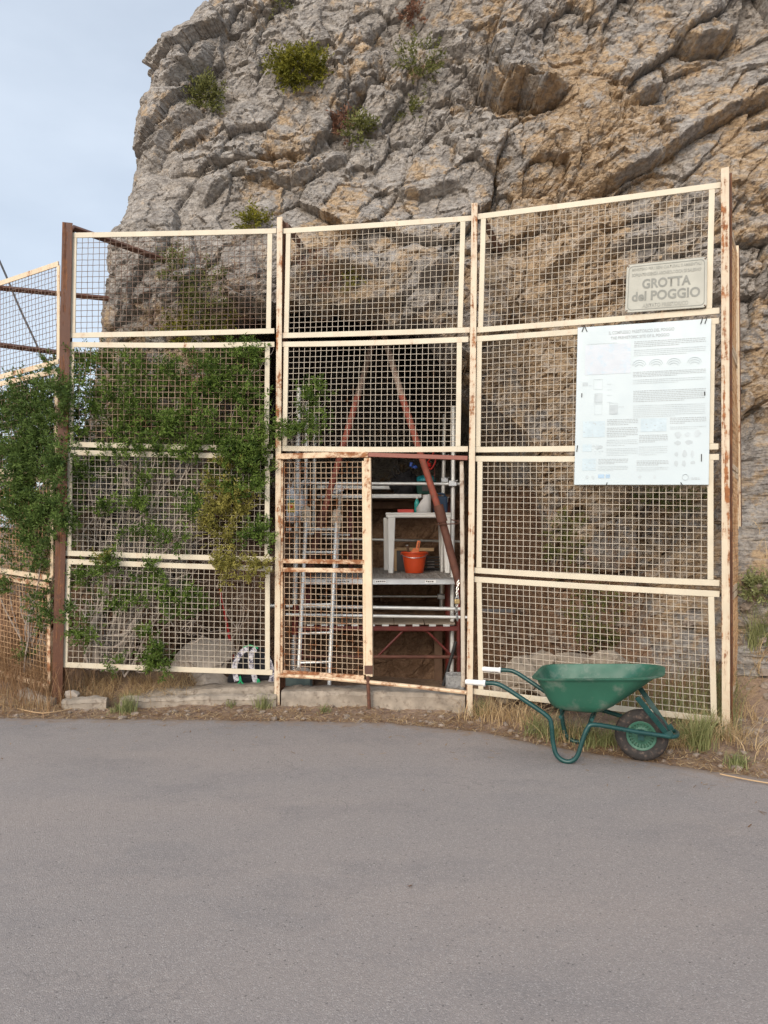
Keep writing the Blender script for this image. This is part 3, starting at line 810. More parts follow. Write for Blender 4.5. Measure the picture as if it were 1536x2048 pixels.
# posts (front flanges stand just proud of the panels)
p = post(front, at(135, 445, 6.69), at(114, 1408, 6.69), Vector((0.25, -1, 0)).normalized(), m_brown_post, m_brown_post, 0.085, 0.12)
p['label'] = 'wide post rusted all over'
post(front, at(559.5, 434, 6.66), at(554, 1400, 6.66), Vector((0.0, -1, 0)), m_flange, m_brown_post, 0.050, 0.13, rot=R(-14))
post(front, at(949, 406, 6.34), at(939, 1426, 6.34), Vector((-0.16, -1, 0)).normalized(), m_flange, m_brown_post, 0.050, 0.10)
post(front, at(1450, 335, 5.70), at(1452, 1466, 5.70), Vector((-0.55, -0.83, 0)), m_flange, m_brown_post, 0.056, 0.12)
PL = [
 (P0, P1, ((134, 471), (553, 462)), ((133, 671), (549, 662)), (149, 146), (540, 537), m_cream, m_wire_brown),
 (P0, P1, ((131, 689), (549, 689)), ((128, 888), (546, 896)), (144, 142), (535, 533), m_cream, m_wire_bare),
 (P0, P1, ((124, 904.5), (546, 913)), ((123, 1106), (545, 1118.6)), (140, 138), (535, 534), m_cream, m_wire),
 (P0, P1, ((123, 1122.5), (545, 1137.5)), ((114, 1328.6), (545, 1345)), (137, 130), (535, 535), m_cream, m_wire),
 (P1, P2, ((558, 463), (946, 436.5)), ((554, 671.6), (940, 660)), (577, 572.5), (926, 920), m_cream, m_wire),
 (P1, P2, ((554, 689), (937, 678.8)), ((551, 896.6), (936, 898)), (572.5, 569), (919, 916), m_cream, m_wire),
 (P2, P3, ((950, 434.3), (1446, 369.8)), ((944, 661), (1439, 621.4)), (967, 961), (1424, 1418), m_cream, m_wire),
 (P2, P3, ((940, 679), (1438, 641.6)), ((940, 899.5), (1437, 893)), (959, 956), (1425, 1421), m_cream, m_wire),
 (P2, P3, ((942, 917.5), (1438, 914)), ((941, 1140), (1439, 1166.2)), (960, 958), (1421, 1421), m_cream, m_wire),
 (P2, P3, ((941, 1158), (1439, 1188.2)), ((943, 1382), (1440, 1440)), (958, 962), (1422, 1428), m_cream, m_wire),
]
for i, (A, B, tp, bt, vl, vr, fm, wm) in enumerate(PL):
    panel(front, A, B, tp, bt, vl, vr, fm, wm, 100 + i, bulge=(0.022 if i % 2 else -0.018), sag=(0.008 if i in (1, 5, 8) else 0.003))
# braces from the post heads back to the rock
for (a, b, Y0, ext) in (((146, 456), (348, 527), 6.78, 1.12), ((573, 452), (609, 500), 6.78, 1.25), ((962, 432), (1000, 502), 6.45, 1.4)):
    p0 = at(*a, Y0)
    q = at(*b, 7.55); d = q - p0; p1 = p0 + d * ext
    m = MB(); m.bar(p0, p1, (0.2, -0.6, 0.6), 0.045, 0.045)
    m.build('brace', m_rust, front, True, 0.003)
# gate frame: head bar, hanging stile, bent sill bar and its drop rod
m = MB(); m.bar(on(557, 914, P1, P2) + nM * 0.03, on(738, 910, P1, P2) + nM * 0.03, nM, 0.048, 0.03, 6, -0.004)
m.build('gate_head', m_cream_rusty, front, True, 0.003)
m = MB(); m.bar(on(738.5, 910, P1, P2) + nM * 0.03, on(936, 917, P1, P2) + nM * 0.03, nM, 0.036, 0.03, 6)
m.build('gate_head', m_redprim, front, True, 0.003)['label'] = 'reddish half of the gate head bar'
m = MB(); m.tube([on(x, y, P1, P2) + nM * 0.045 for x, y in ((560, 1349), (640, 1353), (738, 1362), (830, 1371), (934, 1383))], 0.017, 8)
m.build('gate_sill', m_cream_rusty, front)

gate = thing('mesh_gate', 'closed narrow wire mesh gate leaf with orange rusting frame', 'gate', tuple(on(560, 1350, P1, P2)), 'gate leaves')
def leaf(root):
    n = nM; o = n * 0.006
    m = MB()
    m.bar(on(562.5, 921, P1, P2) + o, on(562, 1350, P1, P2) + o, n, 0.040, 0.03, 4)
    for y0, y1 in ((1122, 1124), (1139.5, 1141), (1344, 1355)):
        m.bar(on(567, y0, P1, P2) + o, on(729, y1, P1, P2) + o, n, 0.038, 0.028, 6)
    f = m.build('frame', m_cream_rusty, root, True, 0.003)
    m = MB(); m.bar(on(736, 916, P1, P2) + n * 0.012, on(740, 1352, P1, P2) + n * 0.012, n, 0.058, 0.04, 4)
    m.bar(on(727, 922, P1, P2) + o * 0.9, on(730, 1349, P1, P2) + o * 0.9, n, 0.022, 0.022, 4)
    st = m.build('stile', m_cream_worn, root, True, 0.003)
    for k, (yt, yb, y2t, y2b) in enumerate(((924, 1119, 924, 1121), (1143, 1341, 1145, 1352))):
        V, F = wires((on(569, yt, P1, P2), on(726, y2t, P1, P2), on(727, y2b, P1, P2), on(569, yb, P1, P2)), n, cell=0.0475, seed=300 + k)
        np_mesh('wire_mesh', [tuple(v) for v in V], F, m_wire_rust, f, True)
    m = MB(); m.tube([on(738, 1350, P1, P2) + n * 0.05, on(741, 1414, P1, P2) + n * 0.05], 0.016, 8)
    m.bar(on(731, 1338, P1, P2) + n * 0.036, on(747, 1338, P1, P2) + n * 0.036, n, 0.07, 0.012)
    m.build('drop_bolt', m_rust, root)
leaf(gate)
# the other leaf stands open, swung in towards the cave
g2 = thing('mesh_gate', 'open gate leaf seen edge-on, swung in beside the worn cream post', 'gate', tuple(on(924, 1378, P1, P2)), 'gate leaves')
hA = on(923, 922, P1, P2); hB = on(926, 1374, P1, P2)
G = Vector((0.118, 0.993, 0))             # direction of the open leaf
gn = Vector((-G.y, G.x, 0))
m = MB(); m.bar(hA, hB, Vector((0, -1, 0)), 0.030, 0.036, 4)
m.build('stile', painted_iron('weathered_stile', (0.60, 0.53, 0.43), 0.53, 0.60, rustA=(0.16, 0.08, 0.05), rustB=(0.3, 0.19, 0.12), stretch=(9, 9, 1.2)), g2, True, 0.003)
m = MB()
for z0 in (hA.z - 0.02, (hA.z + hB.z) / 2 + 0.03, (hA.z + hB.z) / 2 - 0.05, hB.z + 0.02):
    a = Vector((hA.x, hA.y, z0)) + G * 0.018
    m.bar(a, a + G * 0.72, gn, 0.036, 0.02)
e0, e1 = Vector((hA.x, hA.y, hA.z)) + G * 0.75, Vector((hB.x, hA.y, hB.z)) + G * 0.75
m.bar(e0, e1, gn, 0.036, 0.02)
f = m.build('frame', m_cream_worn, g2, True, 0.003)
a, b = Vector((hA.x, hA.y, hA.z - 0.04)) + G * 0.03, Vector((hA.x, hA.y, hB.z + 0.04)) + G * 0.03
V, F = wires((a, a + G * 0.7, b + G * 0.7, b), gn, cell=0.0475, seed=310)
np_mesh('wire_mesh', [tuple(v) for v in V], F, m_wire_rust, f, True)

# chain with padlock on the open leaf
ch = thing('lock_chain', 'steel chain with a small brass padlock hanging on the open gate leaf', 'chain', tuple(at(916, 1235, 6.40)))
m = MB()
pp = smoothpts([at(917, 1160, 6.40), at(914, 1185, 6.38), at(916, 1198, 6.37), at(913, 1215, 6.36), at(914, 1232, 6.36), at(915, 1240, 6.36)], 5)
for i in range(len(pp) - 1):
    c = (pp[i] + pp[i + 1]) / 2; d = (pp[i + 1] - pp[i]).normalized()
    sidev = d.cross(Vector((0, 1, 0) if i % 2 else (1, 0.3, 0))).normalized()
    ring = [c + d * (0.016 * math.cos(t)) + sidev * (0.008 * math.sin(t)) for t in np.linspace(0, 2 * math.pi, 10, endpoint=False)]
    m.tube(ring, 0.0028, 5, closed=True)
m.build('chain_link', m_steel, ch)
m = MB(); c = at(914, 1203, 6.345); m.box(c, (0.042, 0.02, 0.036), 0.2)
pl = m.build('padlock', m_brass, ch, True, 0.004)
m = MB(); m.tube([c + Vector((0.013 * math.cos(t), 0, 0.018 + 0.022 * math.sin(t))) for t in np.linspace(0, math.pi, 9)], 0.004, 6)
m.build('shackle', m_steel, pl)

# side fence running back on the left
sidef = thing('mesh_fence', 'wire mesh fence overgrown by the shrub, running back from the wide rusty post', 'fence', (P0[0], P0[1], 0))
def side_at(px, py): return on(px, py, P0, LP)
nS = -nrm_of(P0, LP) if nrm_of(P0, LP).y > 0 else nrm_of(P0, LP)
def side_panel(yl0, yl117, yb0, yb117, xr, wm, seed, fm=m_cream_worn):
    """pixel heights at x=0 and at x=117, carried on to the next corner out of the picture"""
    def pt3(y0, y1, px): return side_at(px, y0 + (y1 - y0) * px / 117.0)
    XL = -172
    m = MB()
    a, b = pt3(yl0, yl117, XL), pt3(yl0, yl117, xr)
    c, d = pt3(yb0, yb117, XL), pt3(yb0, yb117, xr)
    m.bar(a, b, nS, 0.046, 0.012, 6); m.bar(c, d, nS, 0.046, 0.012, 6)
    m.bar(a - (a - c) * 0.02, c + (a - c) * 0.02, nS, 0.04, 0.010)
    m.bar(b - (b - d) * 0.02, d + (b - d) * 0.02, nS, 0.04, 0.010)
    p = m.build('mesh_panel', fm, sidef, True, 0.002)
    V, F = wires((a - nS * 0.01, b - nS * 0.01, d - nS * 0.01, c - nS * 0.01), nS, seed=seed)
    np_mesh('wire_mesh', [tuple(v) for v in V], F, wm, p, True)
side_panel(567, 527.5, 754, 723, 117, m_wire_brown, 401)
side_panel(768, 741, 944, 942, 113, m_wire_bare, 402)
side_panel(959, 959, 1140.5, 1159, 104, m_wire_straw, 403)
side_panel(1154, 1174, 1346, 1379, 98, m_wire_straw, 404, m_cream_rusty)
t_, b_ = side_at(-176, 620), side_at(-176, 1338)
post(sidef, t_, b_, Vector((0.4, -0.9, 0)), m_brown_post, m_brown_post, 0.07, 0.1)
for (a, b, Ya, Yb) in (((0, 576), (245, 600), 7.33, 7.75), ((0, 690), (210, 717), 7.33, 7.85)):
    p0, p1 = at(*a, Ya), at(*b, Yb); d = p1 - p0
    m = MB(); m.bar(p0 - d * 0.55, p1 + d * 0.45, (0, -0.7, 0.7), 0.04, 0.04)
    m.build('brace', m_rust, sidef, True, 0.003)

# side fence running back on the right, almost in the line of sight
rf = thing('mesh_fence', 'narrow rusty mesh fence seen edge-on behind the right end post', 'fence', (P3[0], P3[1], 0))
RA, RB = Vector((2.60, 5.84, 0)), Vector((3.215, 6.98, 0))
ndir = (RB - RA).normalized(); rn = Vector((-ndir.y, ndir.x, 0))
zt0, zt1, zb = 4.12, 4.05, 0.25
prevz = None
for k, (za, zc) in enumerate(((4.05, 3.08), (3.02, 2.06), (2.0, 1.04), (0.98, 0.22))):
    m = MB()
    a, b = Vector((RA.x, RA.y, za)), Vector((RB.x, RB.y, za)); c, d = Vector((RA.x, RA.y, zc)), Vector((RB.x, RB.y, zc))
    m.bar(a, b, rn, 0.045, 0.012); m.bar(c, d, rn, 0.045, 0.012); m.bar(a, c, rn, 0.045, 0.010); m.bar(b, d, rn, 0.045, 0.010)
    p = m.build('mesh_panel', m_cream_worn, rf, True, 0.002)
    V, F = wires((a, b, d, c), rn, seed=500 + k)
    np_mesh('wire_mesh', [tuple(v) for v in V], F, m_wire_straw, p, True)
post(rf, (RB.x + 0.01, RB.y + 0.03, 4.13), (RB.x + 0.01, RB.y + 0.03, 0.2), Vector((-0.5, -0.85, 0)), m_cream_worn, m_brown_post, 0.05, 0.08)

cb = thing('cable', 'thin dark cable slanting down across the sky behind the left side fence', 'cable', tuple(at(0, 522, 8.6)))
m = MB(); m.tube(smoothpts([at(-220, 60, 9.0), at(-90, 330, 8.8), at(0, 524, 8.6), at(40, 618, 8.5), at(83, 712, 8.4), at(140, 860, 8.3)], 5), 0.011, 6)
m.build('cable_strand', m_cable, cb)
# ================================================================ the two boards on the fence
def text_mesh(body, size, bold=0.0, align='CENTER', squash=1.0):
    c = bpy.data.curves.new('lettering', 'FONT'); c.body = body; c.size = size; c.align_x = align; c.align_y = 'CENTER'
    c.offset = bold; c.resolution_u = 3; c.fill_mode = 'FRONT'
    o = bpy.data.objects.new('lettering', c); COL.objects.link(o)
    dg = bpy.context.evaluated_depsgraph_get()
    me = bpy.data.meshes.new_from_object(o.evaluated_get(dg))
    bpy.data.objects.remove(o, do_unlink=True); bpy.data.curves.remove(c)
    xs = [v.co.x for v in me.vertices]
    return me, (max(xs) - min(xs) if xs else 1)

class Board:
    """a flat board on the fence: u to the right 0..1, v down 0..1"""
    def __init__(s, tl, tr, br, bl, n, th):
        s.tl, s.tr, s.br, s.bl = [Vector(q) for q in (tl, tr, br, bl)]; s.n = n; s.th = th
        s.W = (s.tr - s.tl).length; s.H = (s.tl - s.bl).length
    def p(s, u, v, d=0.0):
        return s.tl.lerp(s.tr, u).lerp(s.bl.lerp(s.br, u), v) + s.n * d
    def rounded(s, name, mat, parent, r, bevel=0.002):
        out = []
        for cu, cv, a in ((1, 0, 0), (0, 0, 90), (0, 1, 180), (1, 1, 270)):
            for k in range(7):
                w = R(a + 15 * k)
                x = (s.W - r if cu else r) + r * math.cos(w); y = (s.H - r if cv else r) - r * math.sin(w)
                out.append((x / s.W, y / s.H))
        m = MB(); k = len(out)
        vs = [s.p(u, v, 0) for u, v in out] + [s.p(u, v, -s.th) for u, v in out]
        fs = [tuple(range(k)), tuple(range(k, 2 * k))[::-1]] + [(i, i + k, (i + 1) % k + k, (i + 1) % k) for i in range(k)]
        m.add(vs, fs)
        return m.build(name, mat, parent, True, bevel)
    def text(s, body, u, v, size, mat, parent, bold=0.0, width=None, name='lettering'):
        me, w = text_mesh(body, size, bold)
        k = (width / w) if width else 1.0
        for vv in me.vertices:
            vv.co = s.p(u + vv.co.x * k / s.W, v - vv.co.y / s.H, 0.0025)
        me.materials.clear()
        return link_mesh(name, me, mat, parent)
    def rect(s, mb, u0, v0, u1, v1, d=0.002):
        mb.add([s.p(u0, v0, d), s.p(u0, v1, d), s.p(u1, v1, d), s.p(u1, v0, d)], [(0, 1, 2, 3)])

# old grey sign
q = [on(*p, P2, P3) + nR * 0.035 for p in ((1254, 533), (1414, 516), (1413, 617), (1250, 628))]
sg = thing('cave_sign', 'weathered grey sign reading GROTTA del POGGIO high on the fence', 'sign', tuple((q[2] + q[3]) / 2))
B = Board(*q, nR, 0.012)
B.rounded('sign_plate', m_sign, sg, 0.028, 0.003)
m = MB()
def ring(B, inset, r, w, d=0.002):
    def loop(i, rr):
        o = []
        for cu, cv, a in ((1, 0, 0), (0, 0, 90), (0, 1, 180), (1, 1, 270)):
            for k in range(7):
                t = R(a + 15 * k)
                o.append((((B.W - i - rr) if cu else i + rr) + rr * math.cos(t), ((B.H - i - rr) if cv else i + rr) - rr * math.sin(t)))
        return o
    a, b = loop(inset, r), loop(inset + w, r - w * 0.6); k = len(a)
    vs = [B.p(x / B.W, y / B.H, d) for x, y in a] + [B.p(x / B.W, y / B.H, d) for x, y in b]
    return vs, [(i, (i + 1) % k, (i + 1) % k + k, i + k) for i in range(k)]
m.add(*ring(B, 0.016, 0.03, 0.005)); m.build('border_line', m_sign_ink, sg, False)
B.text('MINISTERO PER I BENI CULTURALI E AMBIENTALI', 0.5, 0.12, 0.030, m_sign_faint, sg, 0.0006, B.W * 0.86)
B.text('SOPRINTENDENZA ARCHEOLOGICA DI SALERNO', 0.5, 0.235, 0.032, m_sign_faint, sg, 0.0012, B.W * 0.86)
B.text('GROTTA', 0.5, 0.44, 0.098, m_sign_ink, sg, 0.0030, B.W * 0.60)
B.text('del POGGIO', 0.5, 0.69, 0.098, m_sign_ink, sg, 0.0030, B.W * 0.84)
B.text('ABITATO PREISTORICO', 0.5, 0.885, 0.042, m_sign_faint, sg, 0.0012, B.W * 0.56)
m = MB()
for u, v in ((0.025, 0.04), (0.975, 0.04), (0.975, 0.96), (0.025, 0.96)):
    m.lathe([(0.006, 0), (0.005, 0.004), (0.0001, 0.005)], B.p(u, v, 0), 10, nR)
m.build('fixing_screw', m_rust, sg)

# large bleached information board
q = [on(*p, P2, P3) + nR * 0.03 for p in ((1156, 657), (1422, 639), (1417, 970), (1149, 970))]
ip = thing('information_board', 'large sun-bleached white information board with faded text tied to the fence', 'board', tuple((q[2] + q[3]) / 2))
B = Board(*q, nR, 0.010)
B.rounded('board_sheet', m_panel, ip, 0.004, 0.002)
def caps(txt, u, v, size, width):
    B.text(txt, u, v, size, m_ink_dark, ip, 0.0005, width)
caps('IL COMPLESSO PREISTORICO DEL POGGIO', 0.49, 0.049, 0.034, B.W * 0.49)
caps('THE PREHISTORIC SITE OF IL POGGIO', 0.48, 0.082, 0.032, B.W * 0.44)
rb = random.Random(11)
def para(mb, u0, u1, v0, v1, n, fill=0.7):
    """lines of print too small to read: broken rules, one per word"""
    for i in range(n):
        v = v0 + (v1 - v0) * (i + 0.5) / n; h = (v1 - v0) / n * 0.42
        end = u1 - (rb.uniform(0.2, 0.6) * (u1 - u0) if i == n - 1 else 0)
        u = u0
        while u < end - 0.004:
            w = rb.uniform(0.006, 0.024)
            B.rect(mb, u, v - h / 2, min(u + w, end), v + h / 2)
            u += w + rb.uniform(0.003, 0.005)
dk, lt = MB(), MB()
# (u0,u1,v0,v1,lines,dark)  column texts, Italian in dark over English in pale
for a in ((.44, .965, .108, .150, 4, 1), (.44, .965, .160, .205, 4, 0), (.435, .965, .298, .335, 4, 1), (.435, .965, .345, .378, 3, 0),
          (.44, .97, .415, .490, 7, 1), (.44, .97, .505, .585, 7, 0), (.245, .48, .588, .630, 4, 1), (.245, .48, .640, .705, 6, 1), (.245, .48, .715, .76, 4, 0), (.245, .48, .770, .82, 5, 0),
          (.49, .70, .690, .740, 5, 1), (.49, .70, .760, .820, 5, 0), (.715, .975, .588, .63, 4, 1), (.715, .975, .642, .665, 2, 0),
          (.185, .41, .835, .872, 4, 1), (.185, .41, .880, .915, 4, 0), (.475, .71, .848, .882, 4, 1), (.475, .71, .888, .918, 3, 0), (.08, .38, .108, .116, 1, 0)):
    para(dk if a[5] else lt, *a[:5])
for v, u0, u1 in ((.335, .16, .21), (.37, .10, .15), (.40, .24, .31), (.365, .24, .30), (.435, .24, .30), (.48, .24, .31), (.51, .33, .43)):
    para(lt, u0, u1, v, v + 0.008, 1)
for v in (.955, .963): para(dk, .875, .965, v, v + 0.007, 1)
dk.build('printed_text', m_ink_dark, ip, False); lt.build('printed_text', m_ink, ip, False)
m = MB(); B.rect(m, .065, .118, .415, .305); m.build('faded_photograph', m_ink_photo, ip, False)
for r in ((.06, .60, .23, .70), (.06, .745, .13, .79), (.06, .835, .165, .91), (.50, .592, .69, .672)):
    m = MB(); B.rect(m, *r); m.build('faded_map', m_ink_pale, ip, False)
m = MB()
for i in range(70):      # flecks of line drawing on the maps
    r = rb.choice(((.06, .60, .23, .70), (.06, .745, .23, .82), (.06, .835, .165, .91), (.50, .592, .69, .672)))
    u, v = rb.uniform(r[0], r[2] - .01), rb.uniform(r[1], r[3] - .008); B.rect(m, u, v, u + rb.uniform(.003, .014), v + rb.uniform(.002, .006), 0.0026)
def outline(mb, u0, v0, u1, v1, t=0.002):
    B.rect(mb, u0, v0, u1, v0 + t); B.rect(mb, u0, v1 - t, u1, v1); B.rect(mb, u0, v0 + t, u0 + t, v1 - t); B.rect(mb, u1 - t, v0 + t, u1, v1 - t)
for r in ((.135, .335, .205, .40), (.145, .425, .205, .485), (.145, .49, .205, .56), (.26, .49, .325, .56)): outline(m, *r)
m.build('line_drawing', m_ink, ip, False)
def blob(mb, cu, cv, ru, rv, k=11, d=0.002, seed=0):
    rr = random.Random(seed)
    pts = [B.p(cu + ru * math.cos(2 * math.pi * i / k) * rr.uniform(.7, 1.1), cv - rv * math.sin(2 * math.pi * i / k) * rr.uniform(.7, 1.1), d) for i in range(k)]
    mb.add(pts, [tuple(range(k))])
m = MB()
for i, (u, v, a, b) in enumerate(((.775, .695, .026, .022), (.845, .695, .024, .014), (.915, .69, .026, .024), (.775, .745, .026, .014), (.855, .742, .034, .014),
                                  (.765, .815, .014, .014), (.825, .812, .018, .024), (.88, .812, .014, .024), (.765, .87, .018, .022), (.82, .87, .016, .022), (.885, .865, .018, .012), (.06 + .11, .765, .018, .01), (.20, .762, .02, .01))):
    blob(m, u, v, a, b, seed=i)
B.rect(m, .145, .43, .203, .48); B.rect(m, .263, .50, .322, .557); B.rect(m, .05, .352, .09, .375)
m.build('stone_tool_drawing', m_ink, ip, False)
m = MB()
for u in (.48, .605, .735, .885):      # reconstruction sketches: shallow arcs over a mound
    for kk in range(3):
        arc = [B.p(u + .05 * math.cos(t) * (1 - .2 * kk), .262 - (.034 - .008 * kk) * math.sin(t) + .006 * kk, .003) for t in np.linspace(0.1, math.pi - .1 * (kk + 1), 9)]
        m.tube(arc, 0.0014, 4)
m.build('sketch', m_ink, ip, False)
m = MB()
for u0, u1 in ((.185, .232), (.243, .275)): B.rect(m, u0, .935, u1, .958)
m.build('emblem', m_ink_blue, ip, False)
m = MB()
blob(m, .10, .952, .012, .014, 9, seed=3); blob(m, .145, .952, .012, .012, 9, seed=4); blob(m, .50, .952, .014, .010, 9, seed=5); blob(m, .61, .952, .010, .012, 9, seed=6)
m.tube([B.p(.833 + .022 * math.cos(t), .953 - .018 * math.sin(t), .003) for t in np.linspace(0, 2 * math.pi, 16, endpoint=False)], 0.0024, 4, closed=True)
m.build('emblem', m_ink, ip, False)
def tie(u0, v0, u1, v1):
    m = MB(); m.tube([B.p(u0, v0, .004), B.p((u0 + u1) / 2, (v0 + v1) / 2, .008), B.p(u1, v1, .004)], 0.0032, 6); m.build('wire_tie', m_black, ip)
for a in ((.035, .03, .055, -.012), (.075, .03, .052, -.012), (.925, .03, .94, -.01), (.955, .03, .97, -.01), (.045, .42, .045, .445), (.02, .75, .015, .79), (.96, .44, .962, .462), (.945, .815, .945, .86), (.255, .985, .25, 1.005), (.80, .985, .815, 1.005)):
    tie(*a)
# ================================================================ wheelbarrow
WA = Vector((0.9354, -0.3536, 0)); WL = Vector((0.3536, 0.9354, 0)); WO = Vector((1.717, 5.15, 0))
wb = thing('wheelbarrow', 'green wheelbarrow with white grips parked at the road edge', 'wheelbarrow', tuple(WO))
def wp(u, v, z): return WO + WA * u + WL * v + Vector((0, 0, z))
def won(px, py, v):
    A = WO + WL * v; p = on(px, py, A, A + WA); d = p - WO
    return d.dot(WA), d.z
# frame: one bent tube each side
near = [((969, 1357), .25), ((990, 1358), .25), ((1008, 1365), .25), ((1050, 1392), .245), ((1092, 1421), .24), ((1102, 1437), .24), ((1106, 1475), .245), ((1114, 1502), .25), ((1134, 1514), .25),
        ((1153, 1505), .245), ((1165, 1472), .235), ((1174, 1449), .225), ((1191, 1440), .21), ((1272, 1454), .14), ((1340, 1464), .085)]
prof = []
for (p, v) in near:
    u, z = won(p[0], p[1], -v); prof.append((u, v, z))
zmin = min(z for _, _, z in prof)
m = MB()
for sg_ in (-1, 1):
    pts = smoothpts([wp(u, v * sg_, z - zmin + 0.016) for u, v, z in prof], 6)
    m.tube(pts, 0.0155, 10)
uf, vf, zf = prof[-1]; zf = zf - zmin + 0.016
m.tube(smoothpts([wp(uf, -vf, zf), wp(uf + 0.035, -vf * 0.7, zf), wp(uf + 0.045, 0, zf), wp(uf + 0.035, vf * 0.7, zf), wp(uf, vf, zf)], 4), 0.0155, 10)
m.tube([wp(-0.50, -0.235, 0.30), wp(-0.50, 0.235, 0.30)], 0.012, 8)
m.tube([wp(-0.30, -0.205, 0.292), wp(-0.30, 0.205, 0.292)], 0.012, 8)
m.build('frame', m_greensteel, wb)
for sg_ in (-1, 1):
    m = MB(); a = wp(uf - 0.02, sg_ * 0.085, zf + 0.018); b = wp(-0.02, sg_ * 0.17, 0.455)
    m.bar(a, b, WL, 0.034, 0.012)
    m.bar(wp(uf - 0.03, sg_ * 0.085, zf + 0.005), wp(uf + 0.015, sg_ * 0.085, zf + 0.03), (0, 0, 1), 0.03, 0.035)
    m.build('brace', m_greensteel, wb, True, 0.002)
for sg_ in (-1, 1):
    u, v, z = prof[0]; z = z - zmin + 0.016
    m = MB(); m.lathe([(0.0165, -0.02), (0.0185, 0.0), (0.0185, 0.10), (0.0225, 0.105), (0.0225, 0.118), (0.0165, 0.12)], wp(u - 0.112, v * sg_, z - 0.001), 14, WA)
    m.build('grip', m_grip, wb)
# tray: lofted rings, outside then rim lip then inside
def ringpts(u0, u1, hv0, hv1, z0, z1, r, n=10):
    """rounded rectangle; half widths hv0 at the rear and hv1 at the front, heights z0 rear z1 front"""
    out = []
    for su, sv, a0 in ((1, 1, 0), (0, 1, 90), (0, 0, 180), (1, 0, 270)):
        hv = hv1 if su else hv0
        cu = (u1 - r[1]) if su else (u0 + r[0]); rr = r[1] if su else r[0]
        cv = (hv - rr) if sv else -(hv - rr)
        for k in range(n):
            t = R(a0 + 90 * k / (n - 1))
            u = cu + rr * math.cos(t); v = cv + rr * math.sin(t)
            f = (u - u0) / (u1 - u0)
            out.append(wp(u, v, z0 + (z1 - z0) * f))
    return out
levels = []
for t in (0, 0.06, 0.2, 0.4, 0.6, 0.8, 0.95, 1.0):
    e = t
    bz = 0.035 * (1 - min(t / 0.12, 1)) ** 2
    levels.append((-0.565 - 0.105 * e - 0.0 + bz, -0.255 + 0.375 * e ** 0.92 - bz, 0.19 + 0.095 * e - bz, 0.175 + 0.095 * e - bz, 0.330 + 0.215 * e, 0.318 + 0.285 * e, (0.07 + 0.03 * e, 0.07 + 0.10 * e)))
rings = [ringpts(*L_) for L_ in levels]
u0, u1, h0, h1, z0, z1, r = levels[-1]
rings.append(ringpts(u0 - 0.022, u1 + 0.028, h0 + 0.022, h1 + 0.022, z0 - 0.004, z1 - 0.004, (r[0] + .02, r[1] + .02)))
rings.append(ringpts(u0 - 0.024, u1 + 0.030, h0 + 0.024, h1 + 0.024, z0 + 0.003, z1 + 0.003, (r[0] + .02, r[1] + .02)))
for L_ in levels[::-1]:
    a, b, c, d, e, f, r = L_
    rings.append(ringpts(a + 0.005, b - 0.005, c - 0.005, d - 0.005, e + 0.005, f + 0.005, r))
m = MB(); k = len(rings[0]); vs = [p for rg in rings for p in rg]; fs = []
for i in range(len(rings) - 1):
    for j in range(k):
        fs.append((i * k + j, i * k + (j + 1) % k, (i + 1) * k + (j + 1) % k, (i + 1) * k + j))
fs.append(tuple(range(k))[::-1]); fs.append(tuple(range((len(rings) - 1) * k, len(rings) * k)))
m.add(vs, fs); m.build('tray', m_tray, wb, True, 0, 50)
m = MB()
for (px, py) in ((1095, 1381), (1098, 1400)):
    u, z = won(px, py, -0.25)
for u in (-0.50, -0.30):
    for v in (-0.13, 0.13): m.lathe([(0.012, 0), (0.012, 0.005), (0.0001, 0.008)], wp(u, v, 0.337), 8, (0, 0, 1))
m.build('tray_bolt', m_galv, wb)
# wheel
RW = 0.172
wh = MB()
tp = []
for t in np.linspace(0, 2 * math.pi, 22, endpoint=False):
    tp.append((RW - 0.046 + 0.046 * math.cos(t), 0.044 * math.sin(t) * (1 + 0.12 * math.cos(t))))
n = 56; vs, fs = [], []
for i in range(n):
    w = 2 * math.pi * i / n
    for j, (rr, h) in enumerate(tp):
        tread = 0.003 if (i % 2 and abs(h) > 0.012 and rr > RW - 0.03) else 0
        q = rr - tread
        vs.append(wp(0, 0, RW) + WA * (q * math.cos(w)) + Vector((0, 0, q * math.sin(w))) + WL * h)
kk = len(tp)
for i in range(n):
    for j in range(kk):
        fs.append((i * kk + j, ((i + 1) % n) * kk + j, ((i + 1) % n) * kk + (j + 1) % kk, i * kk + (j + 1) % kk))
wh.add(vs, fs)
wheel = wh.build('wheel', m_tyre, wb)
wheel['label'] = 'dusty black wheel with green rim'
m = MB(); c = wp(0, 0, RW)
for sgn in (-1, 1):
    m.lathe([(0.094, 0.012), (0.099, 0.030), (0.094, 0.034), (0.080, 0.030), (0.078, 0.022), (0.078, 0.010)], c, 40, WL * sgn)
    m.lathe([(0.058, 0.012), (0.060, 0.022), (0.050, 0.027), (0.020, 0.030), (0.018, 0.052), (0.0001, 0.052)], c, 40, WL * sgn)
    for i in range(22):
        w = 2 * math.pi * i / 22
        d = WA * math.cos(w) + Vector((0, 0, math.sin(w)))
        m.bar(c + d * 0.054 + WL * sgn * 0.020, c + d * 0.083 + WL * sgn * 0.024, WL, 0.008, 0.010)
    for i in range(12):
        w = 2 * math.pi * i / 12
        d = WA * math.cos(w) + Vector((0, 0, math.sin(w)))
        m.bar(c + d * 0.02 + WL * sgn * 0.029, c + d * 0.052 + WL * sgn * 0.026, WL, 0.004, 0.006)
m.build('rim', m_rim, wheel)
m = MB(); m.tube([c - WL * 0.085, c + WL * 0.085], 0.008, 8); m.lathe([(0.012, 0.052), (0.012, 0.060), (0.0001, 0.062)], c, 12, -WL)
m.build('hub_cap', m_grip, wheel)
